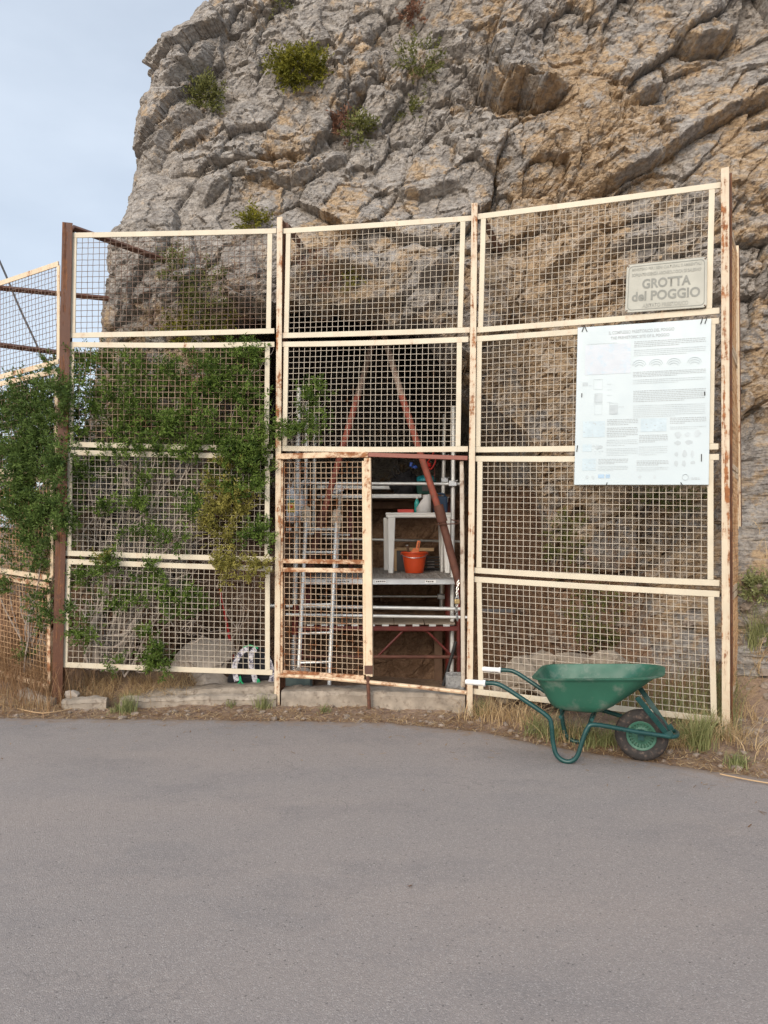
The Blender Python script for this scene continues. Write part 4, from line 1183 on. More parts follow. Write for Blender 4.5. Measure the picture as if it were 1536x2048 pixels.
# fork plates carrying the axle
for sg_ in (-1, 1):
    m = MB(); m.bar(wp(-0.0, sg_ * 0.085, RW - 0.014), wp(0.0, sg_ * 0.085, zf + 0.03), WL, 0.04, 0.006)
    m.build('axle_bracket', m_greensteel, wb)
# ================================================================ what stands in the cave
FZ = -0.26
sc = thing('scaffold', 'galvanised tube scaffold with a grey work platform filling the cave mouth', 'scaffold', (0, 8.4, FZ))
def ptube(parent, name, a, b, Ya, Yb, r, mat, ext=0):
    p, q = at(*a, Ya), at(*b, Yb)
    m = MB(); m.tube([p, q], r, 10); return m.build(name, mat, parent)
def upright(px_t, py_t, px_b, Y, r=0.024, bottom=FZ, mat=None):
    p = at(px_t, py_t, Y); x2 = at(px_b, 1100, Y).x
    m = MB(); m.tube([p, Vector((x2, Y, bottom))], r, 12); o = m.build('upright', mat or m_galv_pale, sc)
    return o
DZ = 1.0
upright(598, 776, 590, 8.25, 0.026, 0.72)
upright(614, 803, 606, 8.95)
upright(630, 829, 624, 9.55)
upright(907, 812, 903, 8.45)
upright(889, 829, 880, 9.40)
upright(680, 985, 664, 9.3, 0.020)
# base jack under the first upright: red sleeve over a threaded galvanised foot
m = MB(); x0 = at(592, 1150, 8.25).x
m.tube([(x0, 8.25, 0.72), (x0 - 0.012, 8.25, 0.40)], 0.034, 12); m.build('jack_sleeve', m_redsteel, sc)
m = MB(); m.tube([(x0 - 0.012, 8.25, 0.42), (x0 - 0.035, 8.25, FZ + 0.16)], 0.028, 12)
for i in range(16):
    m.lathe([(0.028, 0), (0.031, 0.006), (0.028, 0.012)], (x0 - 0.022, 8.25, 0.0 + i * 0.022), 12)
m.build('jack_screw', m_galv, sc)
# ledgers
LED = [((560, 966), (920, 968), 8.45, 8.45, .017), ((560, 1075), (925, 1083), 9.9, 9.9, .017), ((600, 1192), (878, 1193), 9.2, 9.2, .012),
       ((456, 1210), (925, 1218), 8.28, 8.28, .020), ((560, 1229), (945, 1235), 8.10, 8.10, .017), ((612, 1068), (700, 1070), 9.0, 9.0, .012)]
for a, b, Ya, Yb, r in LED: ptube(sc, 'ledger', a, b, Ya, Yb, r, m_galv_pale)
m = MB(); a, b = at(960, 1221, 8.05), at(1030, 1222, 8.05); m.bar(a, b, (0, -1, 0.2), 0.035, 0.03)
m.build('ledger', m_slate, sc)
# couplers
for (px, py, Y) in ((593, 966, 8.40), (905, 967, 8.42), (889, 915, 9.38), (889, 960, 9.38), (889, 1000, 9.38), (882, 1193, 9.2), (612, 966, 8.9)):
    m = MB(); c = at(px, py, Y); m.box(c, (0.085, 0.07, 0.06)); m.tube([c + Vector((0.02, -0.03, 0.02)), c + Vector((0.05, -0.06, 0.03))], 0.009, 6); m.build('coupler', m_galv, sc, True, 0.008)
# work platform with pressed pattern and a galvanised edge
xl, xr = at(606, 1150, 8.2).x, at(916, 1150, 8.2).x
m = MB(); m.box(((xl + xr) / 2, 9.25, DZ - 0.012), (xr - xl, 2.1, 0.022))
for i in range(24):
    for j in range(20):
        m.box((xl + 0.05 + (xr - xl - 0.1) * (i + (0.5 if j % 2 else 0)) / 24, 8.28 + j * 0.1, DZ + 0.0015), (0.034, 0.022, 0.005), 0.6 if (i + j) % 2 else -0.6)
m.build('deck', m_deck, sc, True)
m = MB()
e0, e1 = Vector((xl, 8.19, DZ)), Vector((xr, 8.19, DZ))
m.box(((xl + xr) / 2, 8.192, DZ - 0.030), (xr - xl, 0.012, 0.058)); m.box(((xl + xr) / 2, 8.184, DZ - 0.004), (xr - xl, 0.02, 0.006)); m.box(((xl + xr) / 2, 8.184, DZ - 0.058), (xr - xl, 0.02, 0.006))
m.build('deck_edge', m_galv, sc, True, 0.002)
for px0, px1 in ((651, 700), (750, 772), (850, 872)):
    a, b = at(px0, 1160, 8.183), at(px1, 1160, 8.183)
    m = MB(); m.box(((a.x + b.x) / 2, 8.1845, DZ - 0.030), (b.x - a.x, 0.003, 0.030)); m.build('edge_label', m_whiteplastic, sc)
m = MB(); rl = random.Random(3)
for px0, px1 in ((653, 698), (752, 770), (852, 868)):
    x = at(px0, 1160, 8.183).x; xe = at(px1, 1160, 8.183).x
    while x < xe:
        w = rl.uniform(.008, .02); m.box((x + w / 2, 8.1825, DZ - 0.030 + rl.uniform(-.002, .002)), (w, 0.002, 0.012)); x += w + .006
m.build('edge_print', m_slate, sc)
# storage shelf behind: two pale boards, tools and tubs on it
def plank(name, a, b, Y, thick, dep, mat, label):
    p, q = at(*a, Y), at(*b, Y)
    c = (p + q) / 2 + Vector((0, dep / 2, 0))
    t = thing(name, label, 'plank', tuple(c))
    m = MB(); m.bar(p + Vector((0, dep / 2, 0)), q + Vector((0, dep / 2, 0)), (0, 0, 1), dep, thick)
    m.build('board', mat, t, True, 0.003)
    m = MB(); m.bar(p - Vector((0, .004, thick * .1)), q - Vector((0, .004, thick * .1)), (0, -1, 0), thick * .25, .006); m.build('lip', m_galv, t)
plank('metal_plank', (634, 974), (792, 975), 10.1, 0.045, 0.3, m_galv_pale, 'upper pale metal plank lying on the scaffold, the shorter of two')
plank('metal_plank', (635, 992), (843, 992), 9.75, 0.050, 0.3, m_galv_pale, 'lower pale metal plank lying on the scaffold, the longer of two')
shz = at(800, 988, 9.72).z
sh = thing('storage_shelf', 'dark timber shelf across the scaffold behind the white table', 'shelf', (at(770, 1000, 9.9).x, 10.0, shz))
m = MB(); a, b = at(690, 1000, 9.72), at(912, 1000, 9.72)
m.box(((a.x + b.x) / 2, 10.1, shz - 0.02), (b.x - a.x, 0.6, 0.036)); m.box(((a.x + b.x) / 2 - .1, 10.15, shz - 0.13), (b.x - a.x - .3, 0.05, 0.09)); m.build('board', m_darkwood, sh, True, 0.004)
for xx in (a.x + .05, b.x - .05):
    m = MB(); m.box((xx, 10.2, (shz - 0.04 + DZ) / 2), (0.05, 0.05, shz - DZ - 0.04)); m.build('leg', m_redsteel, sh)

# ladder leaning up to the platform
ld = thing('ladder', 'aluminium ladder with rags tied round its rail tops, leaning up to the platform', 'ladder', (at(628, 1372, 7.55).x, 7.55, FZ))
def lad(t, sidex):
    """sidex 0 left rail, 1 right rail; t 0 bottom .. 1 top"""
    b0, t0 = at(597, 1345, 7.62), at(613, 1024, 8.15); b1, t1 = at(658, 1375, 7.55), at(673, 1030, 8.10)
    return (b0.lerp(t0, t)).lerp(b1.lerp(t1, t), sidex)
for s_ in (0, 1):
    m = MB(); m.tube([lad(-0.02 if s_ == 0 else -0.01, s_), lad(1, s_)], 0.021, 10); m.build('rail', m_galv_pale, ld)
for py in (1327, 1271, 1215, 1145, 1109, 1061):
    ends = []
    for s_ in (0, 1):
        yb, yt = ((1345, 1024), (1375, 1030))[s_]; ends.append(lad((yb - py) / (yb - yt), s_))
    m = MB(); m.tube(ends, 0.013, 8); m.build('rung', m_galv_pale, ld)
def lump(c, size, seed, amp=0.25, sub=3, freq=2.2):
    bm = __import__('bmesh').new()
    __import__('bmesh').ops.create_icosphere(bm, subdivisions=sub, radius=1)
    off = Vector((seed * 3.1, seed * 1.7, seed * 0.9))
    vs = []
    for v in bm.verts:
        n = v.co.normalized()
        k = 1 + amp * mnoise.noise(n * freq + off) + amp * 0.5 * mnoise.noise(n * freq * 2.7 + off)
        vs.append(Vector(c) + Vector((n.x * size[0] * k, n.y * size[1] * k, n.z * size[2] * k)))
    fs = [tuple(v.index for v in f.verts) for f in bm.faces]
    bm.free(); return vs, fs
for s_, sd_ in ((0, 5), (1, 8)):
    m = MB(); c = lad(0.985, s_); m.add(*lump(c, (0.05, 0.05, 0.085), sd_, 0.45, 3, 2.6)); m.add(*lump(c + Vector((0.012, -0.02, -0.09)), (0.028, 0.028, 0.06), sd_ + 3, 0.5, 3, 3))
    m.build('rag', m_cloth, ld)

# two raking props
def prop(label, top, mid, foot, Yt, Yf, split=None):
    a, f = at(*top, Yt), at(*foot, Yf)
    o = thing('raking_prop', label, 'prop', tuple(f), 'raking props under the cave roof')
    c = at(*mid, Yt + (Yf - Yt) * 0.3); q = at(*split, Yt + (Yf - Yt) * 0.72)
    up = (a - c).normalized() * 0.45
    m = MB(); m.tube([a + up, c], 0.034, 12); m.build('inner_tube', m_prop_pale, o)
    m = MB(); m.tube([c, q], 0.036, 12); m.build('outer_tube', m_prop, o)
    m = MB(); m.tube([q, f], 0.041, 12); d = (q - f).normalized()
    m.tube([q - d * 0.02, q + d * 0.16], 0.054, 12)
    m.build('sleeve', m_prop_low, o)
    m = MB(); m.tube([q - d * 0.05 + Vector((-.07, -.05, 0)), q - d * 0.05 + Vector((.14, -.06, .01)), q - d * 0.05 + Vector((.17, -.06, .035)), q - d * 0.05 + Vector((.08, -.06, .05))], 0.007, 6); m.build('pin', m_rust, o)
prop('reddish raking prop crossing in front of the white table', (774, 690), (803, 790), (919, 1172), 8.05, 8.05, (884, 1040))
prop('reddish raking prop standing behind the ladder', (744, 690), (716, 790), (606, 1182), 8.35, 8.5, (640, 1050))

# plastic garden table
tb = thing('plastic_table', 'white plastic garden table standing on the scaffold platform', 'table', (at(838, 1145, 9.3).x, 9.3, DZ))
tz = at(838, 1025, 9.0).z
xl_, xr_ = at(771, 1030, 9.0).x, at(907, 1030, 9.0).x
m = MB(); m.box(((xl_ + xr_) / 2, 9.32, tz - 0.012), (xr_ - xl_, 0.66, 0.024)); m.box(((xl_ + xr_) / 2, 9.32, tz - 0.040), (xr_ - xl_ - 0.012, 0.648, 0.04))
m.build('tabletop', m_whiteplastic, tb, True, 0.012)
for px, Y in ((783, 9.02), (893, 9.02), (774, 9.6), (883, 9.6)):
    x = at(px, 1100, Y).x
    m = MB(); sx = -1 if px < 830 else 1
    a = [(x - .045, Y - .04), (x + .045, Y - .04), (x + .045, Y + .04), (x - .045, Y + .04)]; b = [(x - .030 + .008 * sx, Y - .028), (x + .030 + .008 * sx, Y - .028), (x + .030 + .008 * sx, Y + .028), (x - .030 + .008 * sx, Y + .028)]
    m.hexa([(p[0], p[1], DZ + 0.004) for p in b] + [(p[0], p[1], tz - 0.055) for p in a])
    m.build('leg', m_whiteplastic, tb, True, 0.010)

# things on the table
tt = tz + 0.001
def px_x(px, Y): return at(px, 1040, Y).x
r_ = thing('flat_box', 'flat red box lying on the white plastic table', 'box', (px_x(811, 9.25), 9.25, tt))
m = MB(); m.box((px_x(811, 9.25), 9.25, tt + 0.016), (0.19, 0.14, 0.032)); m.build('box_body', m_redbox, r_, True, 0.003)
m = MB(); m.box((px_x(811, 9.25), 9.25, tt + 0.0365), (0.194, 0.144, 0.008)); m.build('lid', m_redbox, r_, True, 0.002)
bo = thing('bottle', 'turquoise plastic bottle on the white table', 'bottle', (px_x(834, 9.3), 9.3, tt))
m = MB(); m.lathe([(.028, 0), (.033, .008), (.033, .05), (.030, .06), (.033, .07), (.033, .115), (.024, .145), (.012, .165), (.012, .175)], (px_x(834, 9.3), 9.3, tt), 20); m.build('bottle_body', m_bottle, bo)
m = MB(); m.lathe([(.014, .172), (.014, .192), (.0001, .193)], (px_x(834, 9.3), 9.3, tt), 14); m.build('cap', m_whiteplastic, bo)
# curled white sheet
pr = thing('paper_sheet', 'curled white sheet standing on the table in front of the navy jerrycan', 'paper', (px_x(848, 9.2), 9.2, tt))
m = MB(); vs, fs = [], []
n = 16
for i in range(n + 1):
    t = i / n; w = -2.2 + 4.0 * t
    cx = px_x(846, 9.2) + 0.075 * math.sin(w) * (1 + .3 * t) ; cy = 9.2 - 0.06 * math.cos(w)
    h0 = 0.0 + 0.01; h1 = 0.06 + 0.16 * sstep(0.2, 0.75, np.array(t)).item()
    vs += [(cx, cy, tt + h0 - 0.008), (cx, cy, tt + h1)]
for i in range(n): fs.append((2 * i, 2 * i + 2, 2 * i + 3, 2 * i + 1))
m.add(vs, fs); o = m.build('sheet', m_paper, pr); so = o.modifiers.new('thick', 'SOLIDIFY'); so.thickness = 0.0025
m = MB(); m.tube([(px_x(853, 9.24), 9.24, tt), (px_x(853, 9.24), 9.24, tt + 0.215)], 0.045, 18); m.build('roll', m_paper, pr)
je = thing('jerrycan', 'navy jerrycan with a yellow cap at the right end of the white table', 'jerrycan', (px_x(880, 9.35), 9.35, tt))
cx = px_x(880, 9.35)
m = MB(); m.box((cx, 9.35, tt + 0.10), (0.17, 0.20, 0.20)); m.build('can_body', m_navy, je, True, 0.018)
m = MB()
for i in range(6): m.box((cx, 9.247, tt + 0.04 + i * 0.024), (0.13, 0.012, 0.009))
m.build('rib', m_navy, je, True, 0.003)
m = MB(); m.tube(smoothpts([(cx - .05, 9.35, tt + .195), (cx - .03, 9.35, tt + .23), (cx + .04, 9.35, tt + .23), (cx + .065, 9.35, tt + .195)], 4), 0.012, 8); m.build('handle', m_navy, je)
m = MB(); m.lathe([(.022, 0), (.022, .028), (.018, .032), (.0001, .032)], (cx - .052, 9.29, tt + .199), 16); m.build('cap', m_yellow, je)

# bucket with tools
bx, by = at(829, 1140, 9.08).x, 9.12
bk = thing('bucket', 'orange bucket standing on the platform under the white table', 'bucket', (bx, by, DZ))
m = MB(); m.lathe([(.0001, .006), (.100, .004), (.108, .012), (.122, .09), (.140, .20), (.145, .235), (.158, .237), (.160, .246), (.156, .254), (.146, .254), (.143, .240), (.118, .09), (.103, .018), (.0001, .016)], (bx, by, DZ), 36)
m.build('bucket_body', m_bucket, bk)
for s_ in (-1, 1):
    m = MB(); m.box((bx + s_ * .152, by, DZ + .232), (.02, .04, .03)); m.build('handle_lug', m_bucket, bk, True, .004)
m = MB(); m.tube([(bx + .155 * math.cos(t), by - .16 * math.sin(t) * .9, DZ + .235 - .05 * math.sin(t)) for t in np.linspace(0, math.pi, 14)], .004, 6); m.build('handle', m_galv, bk)
tr = thing('hand_brush', 'orange handled scraper sticking up out of the orange bucket', 'scraper', (bx + .03, by, DZ + .2))
m = MB(); m.bar((bx - .03, by, DZ + .19), (bx + .035, by, DZ + .27), (0, -1, 0), .10, .03); m.bar((bx + .03, by, DZ + .25), (bx + .055, by, DZ + .385), (0, -1, 0), .042, .028)
m.build('handle', m_orange, tr, True, .008)
m = MB(); m.box((bx + .048, by - .0155, DZ + .33), (.010, .004, .07), M=Matrix.Rotation(R(10), 3, 'Y')); m.build('grip_inlay', m_rust, tr)
tk = thing('hand_tool', 'dark wooden tool handle leaning out of the orange bucket', 'tool', (bx - .08, by, DZ + .2))
m = MB(); m.tube([(bx - .045, by, DZ + .14), (bx - .085, by - .01, DZ + .325)], [.010, .017], 10); m.build('handle', m_darkwood, tk)
m = MB(); m.tube([(bx - .0852, by - .01, DZ + .326), (bx - .087, by - .0105, DZ + .335)], .018, 10); m.build('ferrule', m_galv, tk)
# boards and a crate behind the bucket
sl = thing('slate_board', 'dark framed board leaning behind the orange bucket', 'board', (at(810, 1120, 9.5).x, 9.5, DZ))
x0, x1 = at(791, 1120, 9.5).x, at(842, 1120, 9.5).x
zt_ = at(800, 1098, 9.5).z
m = MB(); m.bar(((x0 + x1) / 2, 9.48, DZ + .004), ((x0 + x1) / 2, 9.54, zt_), (0, -1, 0.2), x1 - x0, .012); m.build('board', m_slate, sl)
m = MB(); m.bar((x0, 9.465, DZ + .004), (x0, 9.525, zt_), (0, -1, .2), .03, .016); m.bar((x0 + .015, 9.525, zt_), (x1 + .16, 9.525, zt_ - .01), (0, -1, .2), .04, .016); m.build('frame', m_card, sl)
cr = thing('black_crate', 'black slatted crate behind the orange bucket, beside the table leg', 'crate', (at(863, 1130, 9.7).x, 9.7, DZ))
cx0, cx1 = at(847, 1130, 9.7).x, at(881, 1130, 9.7).x
m = MB()
for i in range(5): m.box(((cx0 + cx1) / 2, 9.58, DZ + .03 + i * .035), (cx1 - cx0, .012, .018)); m.box((cx0, 9.7, DZ + .03 + i * .035), (.012, .25, .018)); m.box((cx1, 9.7, DZ + .03 + i * .035), (.012, .25, .018))
m.box(((cx0 + cx1) / 2, 9.7, DZ + .010), (cx1 - cx0, .25, .012))
for xx in (cx0, cx1):
    for yy in (9.578, 9.82): m.box((xx, yy, DZ + .09), (.02, .02, .175))
m.build('crate_body', m_black, cr, True, .002)
m = MB()
for i in range(3): m.box(((cx0 + cx1) / 2 - .02, 9.62, DZ + .045 + i * .035), (.09, .01, .006))
m.build('crate_content', m_whiteplastic, cr)

# on the shelf: black bag, green tub with a teal lid
bg = thing('black_bag', 'black bag lying on the shelf beside the teal lidded tub', 'bag', (at(808, 985, 9.95).x, 9.95, shz))
m = MB(); c = at(810, 970, 9.95); vs, fs = lump((c.x, 9.95, shz + .13), (.175, .16, .17), 4, .35, 4, 1.8); vs = [Vector((v.x, v.y, max(v.z, shz + .001))) for v in vs]; m.add(vs, fs)
m.build('bag_body', m_blackcloth, bg)
m = MB(); m.tube(smoothpts([(c.x - .1, 9.85, shz + .2), (c.x - .17, 9.83, shz + .30), (c.x - .13, 9.83, shz + .36), (c.x - .03, 9.85, shz + .24)], 5), .010, 8); m.build('strap', m_black, bg)
tbb = thing('storage_tub', 'dark green tub with a domed teal lid on the shelf', 'tub', (at(851, 985, 9.9).x, 9.95, shz))
c = at(851, 985, 9.95)
m = MB(); m.hexa([(c.x - .11, 9.86, shz + .001), (c.x + .11, 9.86, shz + .001), (c.x + .11, 10.06, shz + .001), (c.x - .11, 10.06, shz + .001), (c.x - .13, 9.84, shz + .17), (c.x + .13, 9.84, shz + .17), (c.x + .13, 10.08, shz + .17), (c.x - .13, 10.08, shz + .17)]); m.build('tub_body', m_dkgreen, tbb, True, .012)
m = MB(); m.lathe([(.138, 0), (.140, .012), (.128, .045), (.09, .075), (.0001, .085)], (c.x, 9.96, shz + .171), 32, sx=1.0, sy=.92); m.build('lid', m_teal, tbb)
m = MB(); m.box((c.x + .005, 9.845, shz + .075), (.11, .006, .06)); m.build('label_plate', m_slate, tbb)
# odds and ends hanging near the right uprights
rc = thing('cord_loop', 'loop of bright red cord hanging by the right scaffold upright', 'cord', tuple(at(864, 925, 9.3)))
m = MB(); m.tube(smoothpts([at(868, 903, 9.3), at(860, 918, 9.3), at(853, 930, 9.28), at(862, 938, 9.28), at(871, 922, 9.3), at(868, 912, 9.3)], 6), .008, 6); m.add(*lump(at(857, 930, 9.3), (.035, .03, .03), 2, .4)); m.build('cord', m_red, rc)
m = MB(); m.tube([at(869, 905, 9.32), at(869, 960, 9.32)], .004, 6); m.build('cord', m_redsteel, rc)
bl = thing('tape_roll', 'small blue plastic clip hanging above the shelf', 'clip', tuple(at(831, 933, 9.6)))
m = MB(); m.add(*lump(at(830, 934, 9.6), (.032, .02, .02), 6, .3)); m.box(at(822, 929, 9.6), (.035, .012, .055), M=Matrix.Rotation(.2, 3, 'Y')); m.build('clip_body', m_blue, bl, True, .003)
m = MB(); m.tube([at(828, 930, 9.6), at(828, 850, 9.6)], .003, 5); m.build('hanging_wire', m_cable, bl)

# carrier bag and small things at the left edge
def bag(label, cx_, cy_, w, h, Y, seed, prints):
    c = at(cx_, cy_, Y); o = thing('carrier_bag', label, 'bag', tuple(c))
    k = Y / FOC
    m = MB(); vs, fs = lump(c, (w * k, .07, h * k), seed, .22, 4, 2.2)
    out = []
    for v in vs:
        t = (v.z - (c.z - h * k)) / (2 * h * k)
        s_ = 1.12 - 0.78 * max(0, t - 0.25) ** 0.9 / .75 ** .9 * 0.95
        out.append(Vector((c.x + (v.x - c.x) * s_, c.y + (v.y - c.y) * s_, v.z)))
    m.add(out, fs); m.build('bag_body', m_bag, o)
    m = MB()
    for s_ in (-.25, .3): m.tube(smoothpts([c + Vector((s_ * w * k, -.02, h * k * .75)), c + Vector((s_ * w * k * .5, -.03, h * k * 1.25)), at(cx_ + 2, 967, Y + .05)], 4), .008, 6)
    m.build('handle', m_bag, o)
    if prints:
        m = MB(); m.add([c + Vector((a, -.085, b)) for a, b in ((-.02, -.10), (.055, -.10), (.055, .0), (-.02, .0))], [(0, 1, 2, 3)]); m.build('printed_label', m_bagprint_y, o)
        m = MB(); m.add([c + Vector((a, -.0865, b)) for a, b in ((-.015, .005), (.06, .005), (.06, .035), (-.015, .055))], [(0, 1, 2, 3)]); m.build('printed_label', m_bagprint_g, o)
        m = MB(); m.add([c + Vector((a, -.087, b)) for a, b in ((.0, -.055), (.035, -.055), (.035, -.015), (.0, -.015))], [(0, 1, 2, 3)]); m.build('printed_label', m_bucket, o)
bag('white carrier bag with a yellow and green print hanging at the left of the scaffold', 581, 1006, 18, 38, 8.15, 3, True)
bag('narrow plain white carrier bag hanging between two scaffold uprights', 603, 1008, 8, 32, 8.55, 9, False)
sb = thing('small_bracket_shelf', 'small board with two white blocks under the hanging carrier bags', 'shelf', tuple(at(574, 1064, 8.2)))
m = MB(); m.box(at(575, 1064, 8.3), (.30, .3, .02)); m.build('board', m_ply, sb, True, .003)
for px, w in ((571, .045), (580, .030)):
    m = MB(); m.box(at(px, 1058, 8.2), (w, .05, .035)); m.build('white_block', m_whiteplastic, sb, True, .004)
m = MB(); m.tube([at(562, 1066, 8.35), at(562, 1090, 8.8)], .015, 6); m.tube([at(588, 1066, 8.35), at(588, 1090, 8.8)], .015, 6); m.build('bracket', m_galv, sb)
nb_ = thing('plastic_bag', 'crumpled grey plastic bag tied to a scaffold tube behind the gate leaf', 'bag', tuple(at(672, 978, 9.0)))
m = MB(); m.add(*lump(at(672, 978, 9.0), (.085, .06, .062), 12, .4, 4, 2.4)); m.build('bag_body', m_bag, nb_)

# lower level: red trestle with boards on it
ts = thing('steel_trestle', 'dark red tubular trestle under the boards below the platform', 'trestle', (at(830, 1360, 8.35).x, 8.5, FZ))
def TR(px, py, Y=8.30): return at(px, py, Y)
m = MB(); m.bar(TR(600, 1256), TR(918, 1257), (0, -1, 0), .05, .04); m.build('top_rail', m_redsteel, ts, True, .004)
m = MB(); m.tube([TR(600, 1313), TR(922, 1314)], .019, 10); m.build('bottom_rail', m_prop_low, ts)
m = MB(); m.tube(smoothpts([TR(757, 1311, 8.32), TR(800, 1268, 8.32), TR(806, 1262, 8.32), TR(814, 1261, 8.32), TR(848, 1261, 8.32), TR(855, 1264, 8.32), TR(862, 1270, 8.32), TR(903, 1311, 8.32)], 4), .013, 8); m.build('brace', m_redsteel, ts)
for px in (917, 602):
    for Y in (8.30, 9.0):
        m = MB(); x = TR(px, 1300).x; m.tube([(x, Y, 0.88 if px > 800 else 0.42), (x, Y, FZ)], .022, 10); m.build('leg', m_redsteel, ts)
m = MB(); x = at(877, 1300, 8.8).x; m.box((x, 8.85, .1), (.09, .05, .72)); m.build('leg', m_darkwood, ts)
bz = TR(800, 1250).z
for i in range(5):
    x0, x1 = TR(606 + 61 * i, 1250).x, TR(606 + 61 * i + 59.5, 1250).x
    b_ = thing('decking_board', 'dusty flat decking board lying on the red trestle', 'board', ((x0 + x1) / 2, 8.65, bz), 'boards on the red trestle')
    m = MB(); m.box(((x0 + x1) / 2, 8.66, bz + .012 + .001 * (i % 2)), (x1 - x0, .72, .022), R((-0.4, .5, .2, -.3, .4)[i])); m.build('board', m_ply, b_, True, .003)
    m = MB()
    for f in (.15, .62): m.box((x0 + (x1 - x0) * (f + .1), 8.288, bz - .006), (.075, .012, .030))
    m.build('metal_hook', m_galv_pale, b_, True, .004)
dp = thing('dark_bar', 'black bar leaning in the pit beside the red trestle leg', 'bar', tuple(at(888, 1365, 8.1)))
m = MB(); m.tube([at(886, 1372, 8.1), at(912, 1283, 8.15)], .018, 8); m.build('bar', m_black, dp)
rp = thing('red_pipe', 'thick dark red pipe standing below the right end of the platform', 'pipe', (at(900, 1250, 8.9).x, 8.9, .02))
m = MB(); m.tube([(at(899, 1190, 8.9).x, 8.9, DZ - .03), (at(900, 1190, 8.9).x, 8.9, FZ)], .055, 14); m.build('pipe', m_redsteel, rp)
m = MB(); m.tube([(at(900, 1190, 8.9).x, 8.9, FZ + .0), (at(900, 1190, 8.9).x, 8.9, FZ + .012)], .085, 14); m.build('foot_plate', m_redsteel, rp)
pt = thing('red_box', 'dark red square panel hanging below the left end of the platform', 'panel', tuple(at(612, 1186, 8.4)))
m = MB(); m.box(at(614, 1184, 8.6), (.11, .03, .26)); m.build('panel_face', m_redsteel, pt, True, .004)
m = MB(); m.tube([at(614, 1162, 8.6), at(614, 1172, 8.6)], .01, 6); m.build('hook', m_galv, pt)

# blocks beside the gate
def block(label, px0, px1, pyt, Y, dep, mat, name='cement_block'):
    a, b = at(px0, pyt, Y), at(px1, pyt, Y); zt = a.z
    o = thing(name, label, 'block', ((a.x + b.x) / 2, Y + dep / 2, zt - .2))
    z0_ = zt - .2
    m = MB(); W_ = b.x - a.x; cx = (a.x + b.x) / 2
    m.box((cx, Y + .018, (zt + z0_) / 2), (W_, .036, .2)); m.box((cx, Y + dep - .018, (zt + z0_) / 2), (W_, .036, .2))
    for f in (0.04, .5, .96): m.box((a.x + W_ * f + (.5 - f) * .0, Y + dep / 2, (zt + z0_) / 2 - .001), (.034, dep - .074, .196))
    m.build('block_body', mat, o, True, .006)
    return o, zt
block('grey cement block lying at the right foot of the gate', 896, 928, 1352, 6.95, .2, m_block)
o_, zt_b = block('dark grey green block at the left foot of the gate', 566, 620, 1356, 7.05, .22, m_crate)
def stone(label, c, size, seed, mat, name='stone', cat='stone', group=None, amp=.35, flat=True):
    o = thing(name, label, cat, tuple(Vector(c) - Vector((0, 0, size[2] * .7))), group)
    m = MB(); vs, fs = lump(c, size, seed, amp, 4, 1.5)
    if flat:     # planes broken off
        rr = random.Random(seed)
        for _ in range(9):
            n = Vector((rr.uniform(-1, 1), rr.uniform(-1, 1), rr.uniform(-.6, 1))).normalized(); k = rr.uniform(.55, .85)
            ext = math.sqrt(sum((n[i] * size[i]) ** 2 for i in range(3))) * k
            vs = [v - n * max(0, (v - Vector(c)).dot(n) - ext) * .92 for v in vs]
    m.add(vs, fs); m.build('stone_body', mat, o, True, 0, 28)
    return o
stone('small pale stone resting on the dark block by the gate', (at(604, 1342, 7.12).x, 7.15, zt_b + .033), (.12, .09, .045), 14, m_stone)
stone('large pale boulder behind the lower left mesh panel', at(408, 1322, 7.55), (.30, .25, .25), 21, m_stone, 'boulder', 'boulder')
stone('flat pale boulder beneath the lower left mesh panel', at(420, 1362, 7.2), (.25, .2, .10), 23, m_stone, 'boulder', 'boulder')
# pale stones heaped behind the wheelbarrow
for i, (px, py, Y, sx, sz, lb) in enumerate(((1035, 1350, 6.45, .17, .15, 'big beige stone behind the wheelbarrow handles'), (1085, 1330, 6.75, .20, .12, 'beige stone behind the rear rim of the wheelbarrow tray'),
        (1150, 1322, 6.7, .22, .09, 'long pale stone showing above the wheelbarrow tray'), (1215, 1322, 6.55, .20, .10, 'cream stone above the middle of the wheelbarrow tray'), (1010, 1385, 6.45, .12, .09, 'small beige stone low behind the wheelbarrow handles'), (1110, 1372, 6.4, .22, .12, 'beige stone hidden mostly by the wheelbarrow tray'))):
    stone(lb, at(px, py, Y), (sx, .17, sz), 31 + i, m_stone_heap, group='stones heaped behind the fence')

# backpack
bp = thing('backpack', 'black backpack with floral straps and green trim behind the left mesh panel', 'backpack', (at(500, 1365, 7.0).x, 7.1, .1))
c = at(502, 1335, 7.1); k = 7.1 / FOC
m = MB(); vs, fs = lump((c.x, 7.16, c.z), (42 * k, .14, 40 * k), 17, .16, 4, 1.6); m.add(vs, fs); m.box((c.x, 7.10, c.z - 28 * k), (88 * k, .16, 26 * k)); m.build('bag_body', m_blackcloth, bp, True, .012)
for pts in ([(474, 1362), (469, 1340), (474, 1318), (486, 1302), (497, 1298)], [(512, 1366), (505, 1340), (501, 1320), (505, 1303), (512, 1298)], [(541, 1366), (545, 1345), (534, 1312)]):
    m = MB(); pp = smoothpts([at(*p, 6.94) for p in pts], 5)
    for i in range(len(pp) - 1): m.bar(pp[i], pp[i + 1] + (pp[i + 1] - pp[i]) * .1, (0, -1, 0.1), .046, .010)
    m.build('strap', m_floral_w, bp)
m = MB(); m.tube(smoothpts([at(457, 1372, 6.95), at(478, 1366, 6.93), (at(480, 1352, 6.93)), at(486, 1368, 6.92), at(512, 1371, 6.92), at(516, 1358, 6.92), at(524, 1371, 6.92), at(545, 1371, 6.94)], 4), .007, 6)
m.tube(smoothpts([at(486, 1296, 7.0), at(500, 1291, 7.0), at(516, 1297, 7.0)], 4), .008, 6); m.build('trim', m_green_trim, bp)
